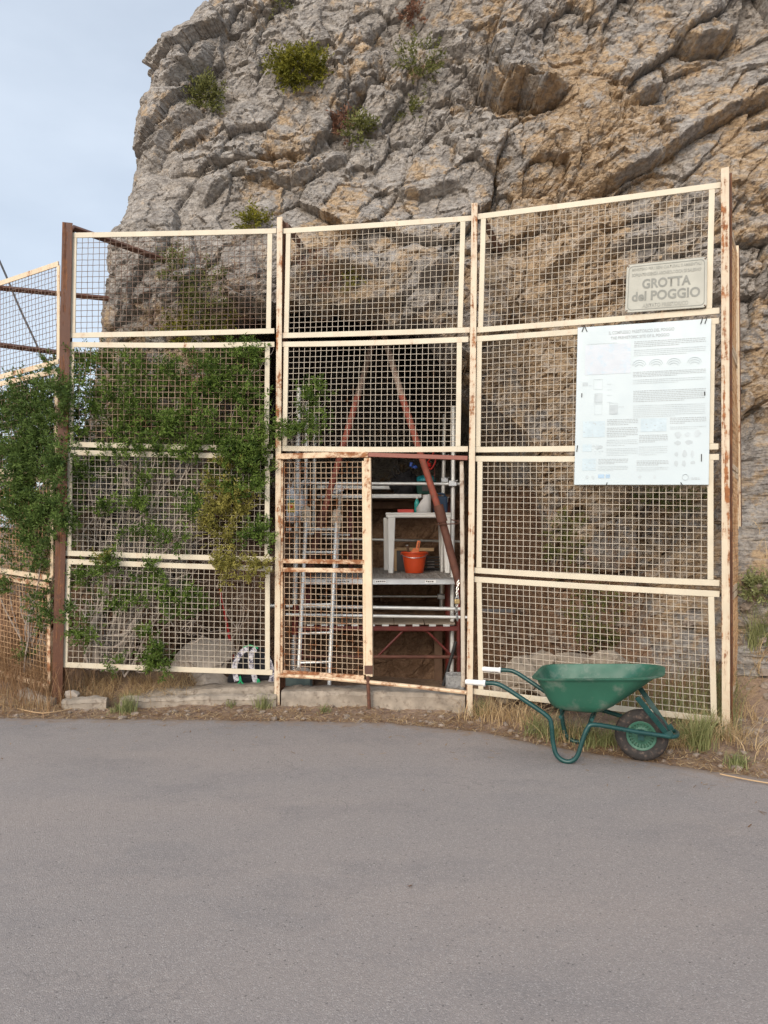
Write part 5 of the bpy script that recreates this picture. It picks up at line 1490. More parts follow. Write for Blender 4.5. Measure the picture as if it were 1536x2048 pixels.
rs = thing('red_rod', 'thin bright red rod leaning behind the lower left mesh panel', 'rod', tuple(at(466, 1300, 7.4)))
m = MB(); m.tube([at(440, 1178, 7.9), at(452, 1240, 7.75), at(469, 1330, 7.5), at(471, 1352, 7.45)], .013, 8); m.build('rod', m_red, rs)

# concrete edging under the fence
def edging(label, pts, top, h, dep, seed, group='concrete edging under the fence'):
    """pts: along the front top edge (pixel, distance)"""
    P = [at(px, py, Y) for px, py, Y in pts]
    o = thing('concrete_edging', label, 'edging', tuple(P[len(P) // 2] - Vector((0, 0, h))), group)
    PP = smoothpts(P, 14); rr = random.Random(seed); vs, fs = [], []
    prof_ = [(0.0, -h - .08), (0.004, -h * .5), (-.002, -.035), (.012, -.008), (.04, .003), (dep * .5, .0), (dep - .04, .002), (dep, -.02), (dep + .01, -h - .08)]
    for i, p in enumerate(PP):
        d = (PP[min(i + 1, len(PP) - 1)] - PP[max(i - 1, 0)]).normalized(); bk_ = Vector((-d.y, d.x, 0)).normalized()
        for j, (b, z) in enumerate(prof_):
            q = p + bk_ * b + Vector((0, 0, z))
            e = mnoise.noise(q * 6 + Vector((seed, 0, 0))) * .012 + mnoise.noise(q * 24) * .008
            vs.append(q + bk_ * e * .8 + Vector((0, 0, e * 1.1 if j > 1 else 0)))
    n_ = len(prof_)
    for i in range(len(PP) - 1):
        for j in range(n_ - 1): fs.append((i * n_ + j, (i + 1) * n_ + j, (i + 1) * n_ + j + 1, i * n_ + j + 1))
    fs.append(tuple(range(n_))); fs.append(tuple(range((len(PP) - 1) * n_, len(PP) * n_))[::-1])
    m = MB(); m.add(vs, fs); m.build('edging_block', m_concrete, o, True, 0, 35)
edging('low concrete threshold under the gate', [(562, 1383, 6.62), (650, 1381, 6.60), (740, 1383, 6.55), (830, 1384, 6.47), (930, 1389, 6.38)], 0, .14, .26, 3)
edging('long concrete edging in front of the backpack', [(240, 1397, 6.58), (350, 1394, 6.60), (450, 1391, 6.60), (552, 1391, 6.62)], 0, .07, .10, 7)
edging('rough upper course behind the long concrete edging', [(280, 1389, 6.74), (350, 1383, 6.74), (450, 1376, 6.74), (550, 1373, 6.74)], 0, .12, .26, 13)
edging('short concrete edging right of the wide rusty post', [(122, 1400, 6.52), (165, 1399, 6.52), (212, 1398, 6.54)], 0, .07, .12, 9)
edging('tilted concrete slab left of the wide rusty post', [(35, 1380, 6.78), (66, 1391, 6.70), (100, 1398, 6.62)], 0, .12, .13, 5)
stone('loose pale stone on the edging by the wide rusty post', at(145, 1389, 6.62), (.085, .06, .035), 52, m_stone)
# ================================================================ plants
def unit(v): return v / np.maximum(np.linalg.norm(v, axis=1)[:, None], 1e-9)
def leaf_mesh(name, base, dirs, length, width, tint, mat, parent, fold=0.25):
    """kite shaped, slightly folded leaves"""
    rnd = np.random.RandomState(len(base) % 1000 + 3)
    n = len(base)
    side = unit(np.cross(dirs, rnd.normal(size=(n, 3))))
    nrm = np.cross(side, dirs)
    L_ = np.broadcast_to(length, (n,))[:, None]; W_ = np.broadcast_to(width, (n,))[:, None]
    tip = base + dirs * L_ - nrm * L_ * 0.10
    ml = base + dirs * L_ * 0.52 + side * W_ * 0.5 + nrm * W_ * fold
    mr = base + dirs * L_ * 0.52 - side * W_ * 0.5 + nrm * W_ * fold
    V = np.stack([base, mr, tip, ml], 1).reshape(-1, 3)
    i = np.arange(n)[:, None] * 4
    F = np.concatenate([i, i + 1, i + 2, i + 3], 1)
    return np_mesh(name, V, F, mat, parent, False, {'tint': np.repeat(tint, 4)})
def sprigs(points, out, seed, nleaf=11, ln=0.12, up=0.5):
    """points: twig bases; out: outward direction per twig. Returns leaf bases, directions and per twig tone"""
    r = np.random.RandomState(seed); n = len(points)
    d = unit(out + np.array([0, 0, up]) + r.normal(0, 0.55, (n, 3)))
    l_ = ln * r.uniform(0.55, 1.3, n)
    t = np.linspace(0.12, 1.0, nleaf)
    B = points[:, None, :] + d[:, None, :] * (l_[:, None] * t[None])[:, :, None]
    q = r.normal(size=(n, nleaf, 3)); dd = d[:, None, :]
    q = q - (q * dd).sum(-1, keepdims=True) * dd
    q /= np.linalg.norm(q, axis=-1, keepdims=True)
    D = dd * 0.62 + q * 0.85
    D /= np.linalg.norm(D, axis=-1, keepdims=True)
    tone = np.clip(r.normal(0.42, 0.2, n), 0, 1)
    T = np.clip(tone[:, None] + r.normal(0, 0.13, (n, nleaf)) + 0.16 * t[None], 0, 1)
    return B.reshape(-1, 3), D.reshape(-1, 3), T.reshape(-1), d
def branchy(mb, root, target, r0, seed, n=9, wig=0.05):
    rr = random.Random(seed); root, target = Vector(root), Vector(target)
    pts = []
    for i in range(n + 1):
        t = i / n
        p = root.lerp(target, t) + Vector((rr.gauss(0, wig), rr.gauss(0, wig * .7), rr.gauss(0, wig))) * (math.sin(math.pi * min(t * 1.1, 1)) * 1.3 if 0 < i < n else 0)
        pts.append(p)
    pts = smoothpts(pts, 2)
    mb.tube(pts, [max(.0018, r0 * (1 - .82 * i / (len(pts) - 1))) for i in range(len(pts))], 5)
    return pts
DENS = 1.45
def ellipse_points(ells, seed, gap=0.0, plane=None):
    """ells: (cx, cy, rx, ry, count, nearest, farthest) in the photograph; depths measured from the fence plane (negative = road side)"""
    r = np.random.RandomState(seed); P, O = [], []
    for cx, cy, rx, ry, cnt, y0, y1 in ells:
        k = 0; cnt = cnt * DENS
        while k < cnt:
            a, b = r.uniform(-1, 1, 2)
            if a * a + b * b > 1: continue
            px, py = cx + a * rx, cy + b * ry
            if mnoise.noise(Vector((px * .030, py * .030, seed))) + 0.6 * mnoise.noise(Vector((px * .075, py * .075, seed + 9))) < gap - 0.10 * r.rand(): k += 0.35; continue
            base = plane(px, py); y0_ = y0 * 0.6; depth = y0_ + (y1 - y0_) * r.rand() ** 1.1
            d = ray(px, py).normalized()
            for _ in range(3):
                P.append(base + d * depth + Vector(r.normal(0, .020, 3))); O.append((a * .45 + r.normal(0, .45), -0.7 - (0.3 if depth < 0.05 else 0) + r.normal(0, .3), .15 - b * .25 + r.normal(0, .3)))
            k += 3
    return np.array([tuple(p) for p in P]), np.array(O)
def plane_left(px, py): return on(px, py, P0, P1)
def plane_mid(px, py): return on(px, py, P1, P2)

def shrub(name, label, cat, root, ells, plane, seed, mat, gap=-0.15, ln=0.12, leafL=0.038, leafW=0.0125, nleaf=13, nbranch=30, r0=0.014, extra=None, up=.5, group=None):
    o = thing(name, label, cat, tuple(root), group)
    P, O = ellipse_points(ells, seed, gap, plane)
    B, D, T, d = sprigs(P, O, seed + 1, nleaf, ln, up)
    r = np.random.RandomState(seed + 2)
    leaf_mesh('foliage', B, D, leafL * r.uniform(.65, 1.25, len(B)), leafW * r.uniform(.75, 1.25, len(B)), T, mat, o)
    mb = MB(); rr = random.Random(seed)
    for i in range(nbranch):
        tgt = P[rr.randrange(len(P))]
        rt = Vector(root) + Vector((rr.gauss(0, .10), rr.gauss(0, .06), 0))
        pts = branchy(mb, rt, Vector(tgt) + Vector((0, .03, 0)), r0 * rr.uniform(.5, 1.1), seed * 100 + i)
        for _ in range(3):
            q = pts[rr.randrange(len(pts) // 3, len(pts))]
            branchy(mb, q, Vector(q) + Vector((rr.uniform(-.3, .3), rr.uniform(-.05, .15), rr.uniform(-.05, .35))), r0 * .25, seed * 999 + i * 7 + _, 5, .03)
    if extra: extra(mb, rr)
    mb.build('branch', m_twig, o)
    return o

def bare_twigs(mb, rr):
    # grey bare twigs filling the lower panels
    for i in range(120):
        px, py = rr.uniform(140, 440), rr.uniform(930, 1300)
        if rr.random() < .25 and px > 330: continue
        a = plane_left(px, py) + ray(px, py).normalized() * rr.uniform(.04, .4)
        b = a + Vector((rr.uniform(-.22, .22), rr.uniform(-.1, .12), rr.uniform(.05, .34)))
        pts = branchy(mb, a, b, rr.uniform(.003, .0075), 7000 + i, 6, .03)
        for _ in range(2):
            q = pts[rr.randrange(2, len(pts))]; branchy(mb, q, Vector(q) + Vector((rr.uniform(-.14, .14), rr.uniform(-.08, .08), rr.uniform(-.03, .15))), .003, 9000 + i * 3 + _, 4, .02)
    st = [plane_left(172, 1336) + Vector((0, .25, -.05)), plane_left(176, 1290) + Vector((0, .2, 0)), plane_left(168, 1262) + Vector((0, .18, 0)), plane_left(190, 1210) + Vector((0, .2, 0)), plane_left(215, 1100) + Vector((0, .25, 0))]
    mb.tube(smoothpts(st, 4), [.045, .043, .042, .040, .038, .035, .033, .031, .030, .028, .026, .024, .022, .02, .018, .016, .015][:len(smoothpts(st, 4))], 8)
    for a in (((176, 1296), (215, 1300), (240, 1285)), ((172, 1290), (160, 1312), (165, 1330)), ((205, 1275), (245, 1270), (262, 1240))):
        p = [plane_left(*q) + Vector((0, .12, 0)) for q in a]; mb.tube(smoothpts(p, 4), .012, 6)

LEFT_ELLS = [
 (215, 760, 70, 45, 150, -.08, .7), (290, 752, 60, 40, 130, .0, .8), (180, 730, 40, 22, 40, .1, .6), (375, 765, 60, 50, 120, .0, .8), (455, 745, 60, 45, 170, -.10, .5), (490, 715, 26, 30, 70, -.10, .3),
 (460, 810, 70, 60, 230, -.12, .5), (330, 820, 90, 50, 200, -.05, .7), (230, 830, 80, 45, 170, -.05, .6), (165, 830, 35, 60, 90, -.10, .3), (290, 865, 55, 36, 130, -.14, .3), (400, 870, 90, 40, 230, -.16, .4), (500, 880, 45, 40, 120, -.15, .3),
 (240, 905, 45, 18, 50, -.12, .2), (420, 905, 110, 22, 140, -.18, .1), (515, 935, 30, 45, 110, -.16, .2), (470, 960, 45, 40, 90, -.1, .4),
 (170, 930, 30, 40, 45, -.06, .4), (190, 955, 60, 30, 40, .02, .5), (325, 940, 30, 22, 24, .02, .3), (270, 985, 24, 30, 30, -.05, .3), (270, 1020, 16, 14, 14, -.08, .0), (385, 1000, 30, 40, 45, .02, .3), (205, 1020, 18, 14, 16, -.05, .1), (150, 1040, 14, 50, 34, -.06, .2),
 (345, 1080, 24, 14, 20, -.10, .0), (295, 1060, 14, 20, 18, -.02, .2), (255, 1075, 18, 12, 12, .0, .2), (310, 1020, 14, 14, 10, .0, .2), (522, 1076, 24, 20, 46, -.20, .05), (215, 1135, 20, 20, 30, -.14, .05), (178, 1150, 20, 16, 20, -.08, .1), (295, 1150, 20, 36, 40, -.05, .3),
 (355, 1185, 30, 22, 34, -.05, .2), (390, 1210, 25, 25, 34, -.03, .3), (310, 1200, 18, 24, 24, .0, .2), (240, 1200, 34, 14, 26, -.03, .2), (165, 1265, 26, 20, 34, -.08, .15), (290, 1275, 12, 14, 14, -.02, .1), (322, 1322, 27, 17, 54, -.16, .02), (345, 1225, 30, 20, 20, .05, .3), (200, 1210, 30, 30, 20, .05, .4), (240, 1330, 14, 8, 10, -.05, .1),
]
shrub('mastic_shrub', 'dark green leafy shrub growing through the left mesh panels', 'shrub', (plane_left(190, 1340) + Vector((0, .3, -.05))), LEFT_ELLS, plane_left, 71, m_leaf, -0.24, extra=bare_twigs, nbranch=36)
SIDE_ELLS = [(40, 900, 100, 140, 420, .35, .9), (60, 1010, 80, 100, 200, .2, .7), (50, 800, 70, 45, 230, -.15, .4), (20, 860, 60, 70, 280, -.2, .4), (95, 850, 34, 70, 170, -.2, .2), (110, 750, 18, 30, 40, -.05, .3), (60, 920, 60, 60, 260, -.2, .3), (25, 990, 50, 60, 190, -.2, .3), (85, 985, 40, 55, 170, -.2, .2), (45, 1050, 40, 40, 120, -.2, .2), (95, 1060, 24, 45, 80, -.18, .2), (20, 1120, 22, 16, 20, -.1, .2),
             (122, 1035, 14, 30, 44, -.34, -.2), (125, 930, 14, 40, 50, -.34, -.2), (128, 1225, 10, 10, 10, -.3, -.2), (90, 1210, 18, 50, 50, -.1, .1), (75, 1125, 30, 16, 30, -.12, .1), (15, 1180, 20, 14, 16, -.05, .1), (125, 800, 18, 40, 50, -.3, -.1), (45, 1310, 16, 8, 12, -.05, .1), (-60, 900, 70, 110, 300, -.2, .4), (-50, 1060, 60, 60, 120, -.2, .3)]
shrub('mastic_shrub', 'dense green shrub swallowing the side fence left of the wide rusty post', 'shrub', tuple(side_at(60, 1345) + Vector((0, .15, 0))), SIDE_ELLS, side_at, 83, m_leaf_side, -0.18, nbranch=16, r0=.009)
shrub('mastic_shrub', 'yellowing shrub at the right end of the left mesh panels', 'shrub', tuple(plane_left(455, 1340) + Vector((0, .6, 0))),
      [(445, 985, 26, 45, 70, -.08, .15), (470, 1010, 34, 30, 60, -.08, .15), (430, 1040, 18, 26, 36, -.08, .1), (460, 1075, 26, 30, 44, -.05, .15), (450, 1145, 36, 20, 66, -.16, -.02), (515, 1142, 20, 16, 30, -.18, -.02), (480, 940, 28, 16, 26, -.06, .1), (215, 1120, 10, 12, 8, -.1, 0), (440, 950, 20, 20, 20, .0, .2)],
      plane_left, 95, m_leaf_yellow, -0.2, nbranch=6, r0=.008, leafL=.034)
shrub('mastic_shrub', 'small green shrub poking through the mesh above the gate', 'shrub', tuple(plane_left(535, 900) + Vector((0, .5, -.3))),
      [(630, 786, 20, 14, 22, -.08, .1), (618, 826, 18, 16, 16, -.04, .2), (612, 866, 30, 16, 34, -.10, .1), (565, 866, 20, 10, 18, -.22, -.04), (652, 830, 12, 16, 6, .0, .2)],
      plane_mid, 107, m_leaf, -0.4, nbranch=12, r0=.007)

# plants on the rock
def rock_plant(label, px, py, rx, ry, cnt, mat, seed, name='rock_bush', leafL=.045, leafW=.018, ln=.13, dens=1.0, group='bushes rooted in the cliff', cat='bush'):
    c = rock_at(px, py)
    k = c.y / FOC; r = np.random.RandomState(seed)
    o = thing(name, label, cat, tuple(c), group)
    q = unit(r.normal(size=(cnt, 3))); rad = r.uniform(.25, 1, cnt)[:, None] ** .6
    lum = np.array([mnoise.noise(Vector(v) * 1.9 + Vector((seed, 0, 0))) for v in q])[:, None]
    P = np.array(tuple(c)) + q * rad * (1 + .75 * lum) * np.array([rx * k, min(rx, ry) * k * .8, ry * k]) + np.array([0, -.05, 0])
    out = q + np.array([0, -.4, .1])
    B, D, T, d = sprigs(P, out, seed + 1, 11, ln, .45)
    leaf_mesh('foliage', B, D, leafL * r.uniform(.6, 1.2, len(B)), leafW * r.uniform(.7, 1.2, len(B)), T, mat, o)
    mb = MB(); rr = random.Random(seed)
    for i in range(max(5, cnt // 30)):
        branchy(mb, c + Vector((rr.gauss(0, .03), .12, -ry * k * .5)), Vector(P[rr.randrange(cnt)]), .010, seed * 31 + i, 6, .025)
    mb.build('branch', m_twig, o)
rock_plant('round yellow green bush, the brightest and densest on the cliff', 600, 150, 47, 34, 330, m_leaf_bush, 201)
rock_plant('narrow green bush on the cliff left of the bright round bush', 418, 205, 26, 26, 110, m_leaf_dull, 202)
rock_plant('narrow green bush on the cliff left of the bright round bush', 448, 186, 14, 16, 40, m_leaf_dull, 212) if False else None
rock_plant('small dark green bush in the cliff just below the bright round bush', 718, 264, 18, 16, 70, m_leaf_dull, 203)
rock_plant('thin brownish bush touching the small dark green bush', 688, 262, 22, 18, 50, m_redweed, 204)
rock_plant('sparse olive bush high on the ochre part of the cliff', 838, 125, 38, 34, 90, m_leaf_dull, 205, leafL=.035)
rock_plant('pale tuft on the left shoulder of the cliff', 312, 348, 16, 22, 44, m_leaf_dull, 206)
rock_plant('low green plant just above the top rail beside the second post', 510, 452, 18, 13, 60, m_leaf_bush, 207)
rock_plant('faint green plant on the rock above the middle top panel', 822, 232, 10, 12, 18, m_leaf_dull, 208)
rock_plant('brown dry tuft at the very top of the cliff', 828, 40, 18, 12, 30, m_redweed, 209)
rock_plant('small olive plant at the top edge left of centre', 566, 12, 12, 10, 20, m_leaf_dull, 213)
rock_plant('yellow flowered weed on the rock inside the middle top panel', 700, 562, 14, 20, 34, m_leaf_yellow, 210, leafL=.03)
rock_plant('reddish dry weeds on the rock behind the middle top panel', 625, 555, 40, 34, 60, m_redweed, 211, leafL=.05, leafW=.008)
rock_plant('tall green bush against the rock behind the top left panel', 415, 600, 44, 50, 120, m_leaf_dull, 214)
rock_plant('light green bush above the shrub behind the top left panel', 400, 662, 60, 24, 110, m_leaf_bush, 215)
rock_plant('upper tuft on the rock behind the top left panel', 352, 540, 18, 26, 46, m_leaf_dull, 216)
rock_plant('dark green tuft in the broken ground right of the fence', 1510, 1176, 22, 12, 60, m_grass, 217)
rock_plant('green creeper on the rock behind the lower right panel', 1130, 1090, 34, 50, 90, m_leaf_dull, 218, leafL=.04)
rock_plant('green plant low on the rock behind the wheelbarrow', 1190, 1230, 44, 60, 110, m_leaf_dull, 219, leafL=.04)
rock_plant('grassy green plant under the information board', 1340, 1005, 60, 22, 70, m_leaf_dull, 220, leafL=.04)
rock_plant('green plant on the rock above the wheelbarrow rim', 1215, 1300, 30, 22, 40, m_leaf_dull, 221)
rock_plant('reddish dry weed behind the lower right panel near the cream post', 1030, 1240, 18, 50, 50, m_redweed, 222, leafL=.03, leafW=.008)
rock_plant('dry weed caught on the rail of the lower right panels', 1105, 1135, 18, 14, 1, m_redweed, 223) if False else None

# grass: curved blades
def blades(name, roots, height, lean, mat, parent, seed, width=.005, seg=4):
    r = np.random.RandomState(seed); n = len(roots)
    h = height * r.uniform(.45, 1.25, n); a = r.uniform(0, 2 * math.pi, n)
    le = lean * r.uniform(.3, 1.4, n)
    dx, dy = np.cos(a) * le, np.sin(a) * le - lean * .15
    sx, sy = -np.sin(a + r.normal(0, .6, n)), np.cos(a + r.normal(0, .6, n))
    w = width * r.uniform(.6, 1.3, n)
    V = np.zeros((n, seg + 1, 2, 3))
    for k in range(seg + 1):
        t = k / seg
        x = roots[:, 0] + dx * h * t ** 1.8; y = roots[:, 1] + dy * h * t ** 1.8; z = roots[:, 2] + h * t * (1 - .35 * np.clip(le, 0, 1.6) * t)
        ww = w * (1 - t ** 1.5) * .5 + .0004
        V[:, k, 0] = np.stack([x - sx * ww, y - sy * ww, z], 1); V[:, k, 1] = np.stack([x + sx * ww, y + sy * ww, z], 1)
    b = np.arange(n)[:, None] * (seg + 1) * 2
    F = np.concatenate([np.stack([b[:, 0] + 2 * k, b[:, 0] + 2 * k + 1, b[:, 0] + 2 * k + 3, b[:, 0] + 2 * k + 2], 1) for k in range(seg)])
    T = np.repeat(np.clip(r.normal(.5, .25, n), 0, 1), (seg + 1) * 2)
    return np_mesh(name, V.reshape(-1, 3), F, mat, parent, True, {'tint': T})
def ground_roots(ells, seed):
    """ells: (px, py, rx px, ry px, count): tuft feet on the ground as seen in the photograph"""
    r = np.random.RandomState(seed); out = []
    for px, py, rx, ry, c in ells:
        q = gnd(px, py); k = q.y / FOC
        u = r.normal(0, .5, (c, 2)); x = q.x + u[:, 0] * rx * k; y = q.y + u[:, 1] * ry * k * 4
        out.append(np.stack([x, y, gz(x, y)], 1))
    return np.concatenate(out)
for lb, e, h, le, mt, sd_ in (
   ('pale green grass tuft at the road edge below the lower left panel', [(256, 1425, 18, 6, 150)], .17, .45, m_grass, 401),
   ('tiny green tuft left of the pale green grass tuft', [(232, 1424, 10, 4, 60)], .07, .6, m_grass, 402),
   ('green grass tuft at the foot of the second post', [(528, 1418, 15, 5, 110)], .13, .5, m_grass, 403),
   ('low green weed on the verge in front of the gate', [(650, 1427, 10, 4, 60)], .07, .8, m_grass, 404),
   ('low weed on the verge below the backpack', [(462, 1418, 10, 4, 50)], .07, .8, m_grass, 405),
   ('grey green tuft beside the front of the wheelbarrow wheel', [(1400, 1500, 22, 8, 190)], .28, .5, m_grass, 406),
   ('small green tuft at the far right of the verge', [(1475, 1535, 22, 6, 150)], .10, .7, m_grass, 407)):
    q = gnd(*e[0][:2]); o = thing('grass_tuft', lb, 'grass tuft', tuple(q)); blades('blade', ground_roots(e, sd_), h, le, mt, o, sd_)
GR = [(1120, 1478, 50, 8, 230), (1190, 1490, 40, 8, 200), (1075, 1470, 30, 8, 90), (1240, 1490, 40, 8, 110), (1370, 1490, 40, 14, 260), (1420, 1470, 40, 18, 300), (1440, 1420, 30, 10, 220), (960, 1432, 20, 8, 90)]
tag(blades('grass', ground_roots(GR, 420), .18, .8, m_grass, None, 420), None, None, None, 'stuff')
DR = [(975, 1438, 30, 10, 96), (1010, 1446, 50, 10, 156), (1060, 1455, 40, 10, 132), (1150, 1480, 60, 10, 120), (1390, 1480, 50, 16, 180), (1440, 1475, 40, 20, 180), (1340, 1500, 40, 8, 84), (1500, 1500, 40, 20, 144), (1480, 1440, 40, 20, 144), (930, 1440, 20, 6, 36), (1415, 1410, 30, 12, 120)]
tag(blades('dry_grass', ground_roots(DR, 421), .22, 1.0, m_straw, None, 421, .004), None, None, None, 'stuff')
# brown grass under the left panels and along the side fence
r = np.random.RandomState(77); n = 1300
px = r.uniform(135, 372, n); x = np.array([plane_left(p, 1375).x for p in px]); y = 6.70 + r.uniform(0, .42, n)
keep = np.array([mnoise.noise(Vector((p * .02, 0, 3))) for p in px]) > -.35
x, y = x[keep], y[keep]; rt = np.stack([x, y, gz(x, y)], 1)
tag(blades('dry_grass', rt, .20, 1.4, m_straw, None, 78, .004), None, None, None, 'stuff')
n = 1800; u = r.uniform(-.1, 1.1, n); A_, B_ = Vector((-2.9, 6.75, 0)), Vector((-4.1, 7.6, 0))
x = A_.x + (B_.x - A_.x) * u + r.normal(0, .16, n); y = A_.y + (B_.y - A_.y) * u + r.normal(.05, .2, n)
tag(blades('dry_grass', np.stack([x, y, gz(x, y)], 1), .42, .55, m_straw_dark, None, 79, .004), None, None, None, 'stuff')
n = 900; x = r.uniform(-4.2, -2.7, n); y = 6.45 + r.uniform(0, .5, n)
tag(blades('dry_grass', np.stack([x, y, gz(x, y)], 1), .12, 1.2, m_straw, None, 80, .004), None, None, None, 'stuff')
# weeds behind the right panels
n = 1300; u = r.rand(n); x = .95 + u * 1.9; y = 6.55 - .35 * u + r.uniform(.05, .55, n)
tag(blades('dry_grass', np.stack([x, y, gz(x, y)], 1), .30, .7, m_straw_dark, None, 81, .004), None, None, None, 'stuff')
n = 380; u = r.rand(n) ** .5; x = 1.6 + u * 1.1; y = 6.2 - .42 * u + r.uniform(-.05, .4, n)
tag(blades('grass', np.stack([x, y, gz(x, y)], 1), .44, .5, m_grass, None, 82, .004), None, None, None, 'stuff')
# tall tuft at the right edge
c = rock_at(1515, 1300)
o = thing('grass_tuft', 'tall yellow green grass tuft on the broken ground at the right edge', 'grass tuft', tuple(c))
rt = np.array([tuple(rock_at(1505 + r.uniform(-12, 30), 1290 + r.uniform(-14, 10))) for _ in range(24)]); rt = np.repeat(rt, 9, 0) + r.normal(0, .02, (216, 3))
blades('blade', rt, .34, .6, m_grass, o, 83, .006)
o = thing('grass_tuft', 'short grass tuft low on the broken ground beside the end post', 'grass tuft', tuple(rock_at(1500, 1400)))
rt = np.array([tuple(rock_at(1500 + r.uniform(-30, 34), 1395 + r.uniform(-20, 20))) for _ in range(20)]); rt = np.repeat(rt, 8, 0) + r.normal(0, .02, (160, 3))
blades('blade', rt, .22, .7, m_grass, o, 84, .005)

# litter on the verge: straws, small stones
n = 2600; x = r.uniform(-4.2, 4.2, n); y = road_edge(x) + np.abs(r.normal(.12, .28, n)) - .06
m_ = y < np.interp(x, [-4, -.9, .7, 2.6, 4.2], [7.0, 6.7, 6.35, 5.8, 5.0]); x, y = x[m_], y[m_]; n = len(x)
a = r.uniform(0, math.pi, n); l_ = r.uniform(.015, .09, n); w_ = r.uniform(.0012, .003, n); z = gz(x, y) + .005 + r.uniform(0, .012, n); dz = r.uniform(-.006, .012, n)
c_, s_ = np.cos(a), np.sin(a)
V = np.stack([np.stack([x - c_ * l_ / 2 - s_ * w_, y - s_ * l_ / 2 + c_ * w_, z], 1), np.stack([x - c_ * l_ / 2 + s_ * w_, y - s_ * l_ / 2 - c_ * w_, z], 1),
              np.stack([x + c_ * l_ / 2 + s_ * w_, y + s_ * l_ / 2 - c_ * w_, z + dz], 1), np.stack([x + c_ * l_ / 2 - s_ * w_, y + s_ * l_ / 2 + c_ * w_, z + dz], 1)], 1).reshape(-1, 3)
i = np.arange(n)[:, None] * 4
tag(np_mesh('straw_litter', V, np.concatenate([i, i + 1, i + 2, i + 3], 1), m_straw, None, False, {'tint': np.repeat(r.rand(n), 4)}), None, None, None, 'stuff')
n = 3800; x = r.uniform(-4.2, 4.2, n); y = road_edge(x) + np.abs(r.normal(.08, .25, n)) - .06
m_ = y < np.interp(x, [-4, -.9, .7, 2.6, 4.2], [7.0, 6.7, 6.35, 5.8, 5.0]); x, y = x[m_], y[m_]; n = len(x)
a = r.uniform(0, math.pi, n); l_ = r.uniform(.015, .09, n); w_ = r.uniform(.0012, .003, n); z = gz(x, y) + .005 + r.uniform(0, .012, n); dz = r.uniform(-.006, .012, n)
c_, s_ = np.cos(a), np.sin(a)
V = np.stack([np.stack([x - c_ * l_ / 2 - s_ * w_, y - s_ * l_ / 2 + c_ * w_, z], 1), np.stack([x - c_ * l_ / 2 + s_ * w_, y - s_ * l_ / 2 - c_ * w_, z], 1),
              np.stack([x + c_ * l_ / 2 + s_ * w_, y + s_ * l_ / 2 - c_ * w_, z + dz], 1), np.stack([x + c_ * l_ / 2 - s_ * w_, y + s_ * l_ / 2 + c_ * w_, z + dz], 1)], 1).reshape(-1, 3)
i = np.arange(n)[:, None] * 4
tag(np_mesh('straw_litter', V, np.concatenate([i, i + 1, i + 2, i + 3], 1), m_straw_dark, None, False, {'tint': np.repeat(r.rand(n), 4)}), None, None, None, 'stuff')
mb = MB(); rr = random.Random(9)
for i in range(300):
    x = rr.uniform(-4, 4.2); yy = float(road_edge(np.array([x]))[0]) + abs(rr.gauss(.1, .3)) - .03
    s_ = abs(rr.gauss(0, .012)) + .006
    if x > 2.5: s_ *= 1.6
    vs, fs = lump((x, yy, float(gz(np.array([x]), np.array([yy]))[0]) + s_ * .3), (s_ * rr.uniform(.8, 1.5), s_ * rr.uniform(.8, 1.3), s_ * .7), i, .5, 1, 2)
    mb.add(vs, fs)
tag(mb.build('gravel', m_pebble, None, True, 0, 20), None, None, None, 'stuff')
# long straws and a dead leaf one can point at
for lb, pts in (('long dry stem lying at the road edge below the wide rusty post', [(35, 1417), (80, 1426), (120, 1422), (165, 1413), (200, 1412)]), ('long dry stem along the road edge at the far right', [(1440, 1548), (1500, 1560), (1560, 1570)])):
    P_ = [gnd(*p, z=.02) for p in pts]; o = thing('dry_stem', lb, 'stem', tuple(P_[1])); m = MB(); m.tube(smoothpts(P_, 4), .0045, 5); m.build('stem_strand', m_card, o)
lf = thing('dead_leaf', 'small dark dead leaf lying alone on the middle of the asphalt', 'leaf', tuple(gnd(820, 1772, .006)))
c = gnd(820, 1772, .012); m = MB(); m.add([c + Vector(q) for q in ((-.014, 0, 0), (-.004, -.007, .003), (.013, -.002, .006), (.006, .008, .002), (0, 0, -.003))], [(0, 1, 4), (1, 2, 4), (2, 3, 4), (3, 0, 4)]); m.build('leaf_blade', m_darkwood, lf, False)

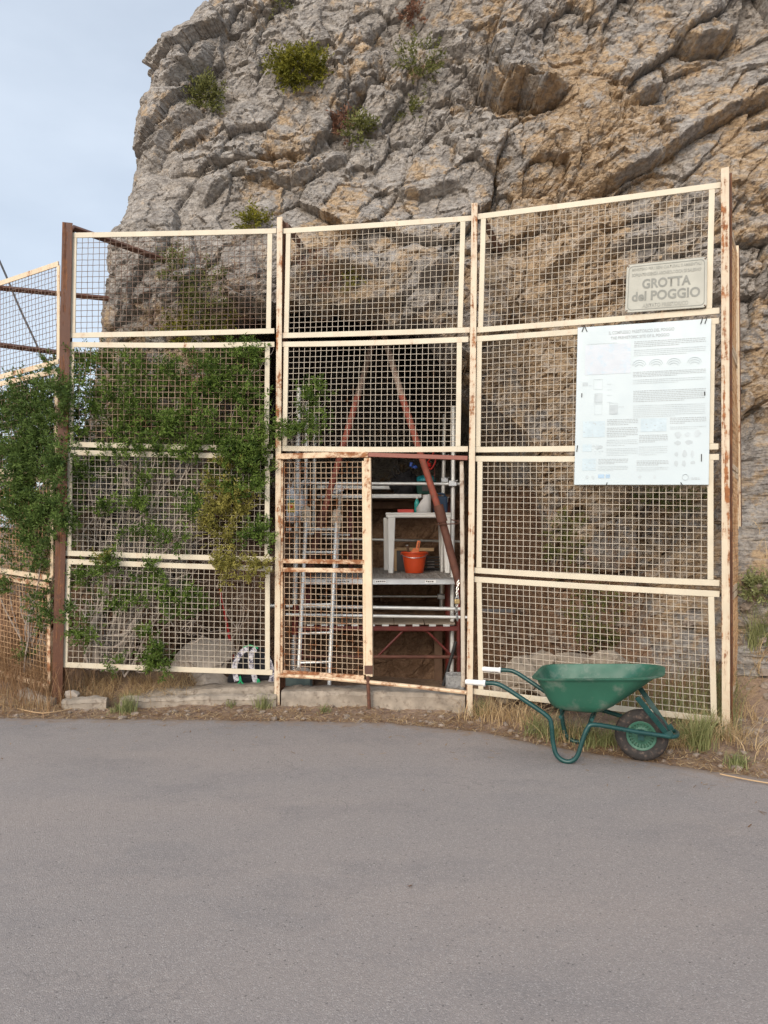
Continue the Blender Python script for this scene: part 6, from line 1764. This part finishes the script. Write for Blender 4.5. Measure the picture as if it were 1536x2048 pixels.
# loose stones on the broken ground at the right and behind the right panels
mb = MB(); rr = random.Random(19)
for i in range(170):
    px, py = (rr.uniform(1470, 1560), rr.uniform(1150, 1500)) if i < 110 else (rr.uniform(970, 1420), rr.uniform(1180, 1400))
    c = rock_at(px, py) if py < 1400 or px < 1470 else gnd(px, py)
    if py >= 1400 and px >= 1470: c.z = float(gz(np.array([c.x]), np.array([c.y]))[0])
    s_ = abs(rr.gauss(0, .022)) + .012
    vs, fs = lump(c + Vector((0, -.01, 0)), (s_ * rr.uniform(.9, 1.7), s_, s_ * .75), i + 50, .6, 2, 1.7)
    mb.add(vs, fs)
tag(mb.build('rubble', m_pebble, None, True, 0, 20), None, None, None, 'stuff')
r = np.random.RandomState(91)
rt = np.array([tuple(rock_at(r.uniform(1000, 1430), r.uniform(960, 1380))) for _ in range(150)])
rt = np.repeat(rt, 7, 0) + r.normal(0, .025, (1050, 3)) + np.array([0, -.03, 0])
tag(blades('dry_grass', rt, .24, 1.2, m_straw_dark, None, 92, .004), None, None, None, 'stuff')
rt = np.array([tuple(rock_at(r.uniform(1475, 1560), r.uniform(1050, 1420))) for _ in range(50)])
rt = np.repeat(rt, 7, 0) + r.normal(0, .025, (350, 3)) + np.array([0, -.03, 0])
tag(blades('dry_grass', rt, .22, 1.2, m_straw, None, 93, .004), None, None, None, 'stuff')

# bits blown onto the asphalt
n = 160; x = r.uniform(-3.5, 3.5, n); y = road_edge(x) - np.abs(r.normal(0, .45, n)) - .02
a = r.uniform(0, math.pi, n); l_ = r.uniform(.008, .05, n); w_ = r.uniform(.001, .0035, n); c_, s_ = np.cos(a), np.sin(a); z = np.full(n, .007)
V = np.stack([np.stack([x - c_ * l_ / 2 - s_ * w_, y - s_ * l_ / 2 + c_ * w_, z], 1), np.stack([x - c_ * l_ / 2 + s_ * w_, y - s_ * l_ / 2 - c_ * w_, z], 1),
              np.stack([x + c_ * l_ / 2 + s_ * w_, y + s_ * l_ / 2 - c_ * w_, z + .003], 1), np.stack([x + c_ * l_ / 2 - s_ * w_, y + s_ * l_ / 2 + c_ * w_, z + .003], 1)], 1).reshape(-1, 3)
i = np.arange(n)[:, None] * 4
tag(np_mesh('straw_litter', V, np.concatenate([i, i + 1, i + 2, i + 3], 1), m_straw_dark, None, False, {'tint': np.repeat(r.rand(n), 4)}), None, None, None, 'stuff')
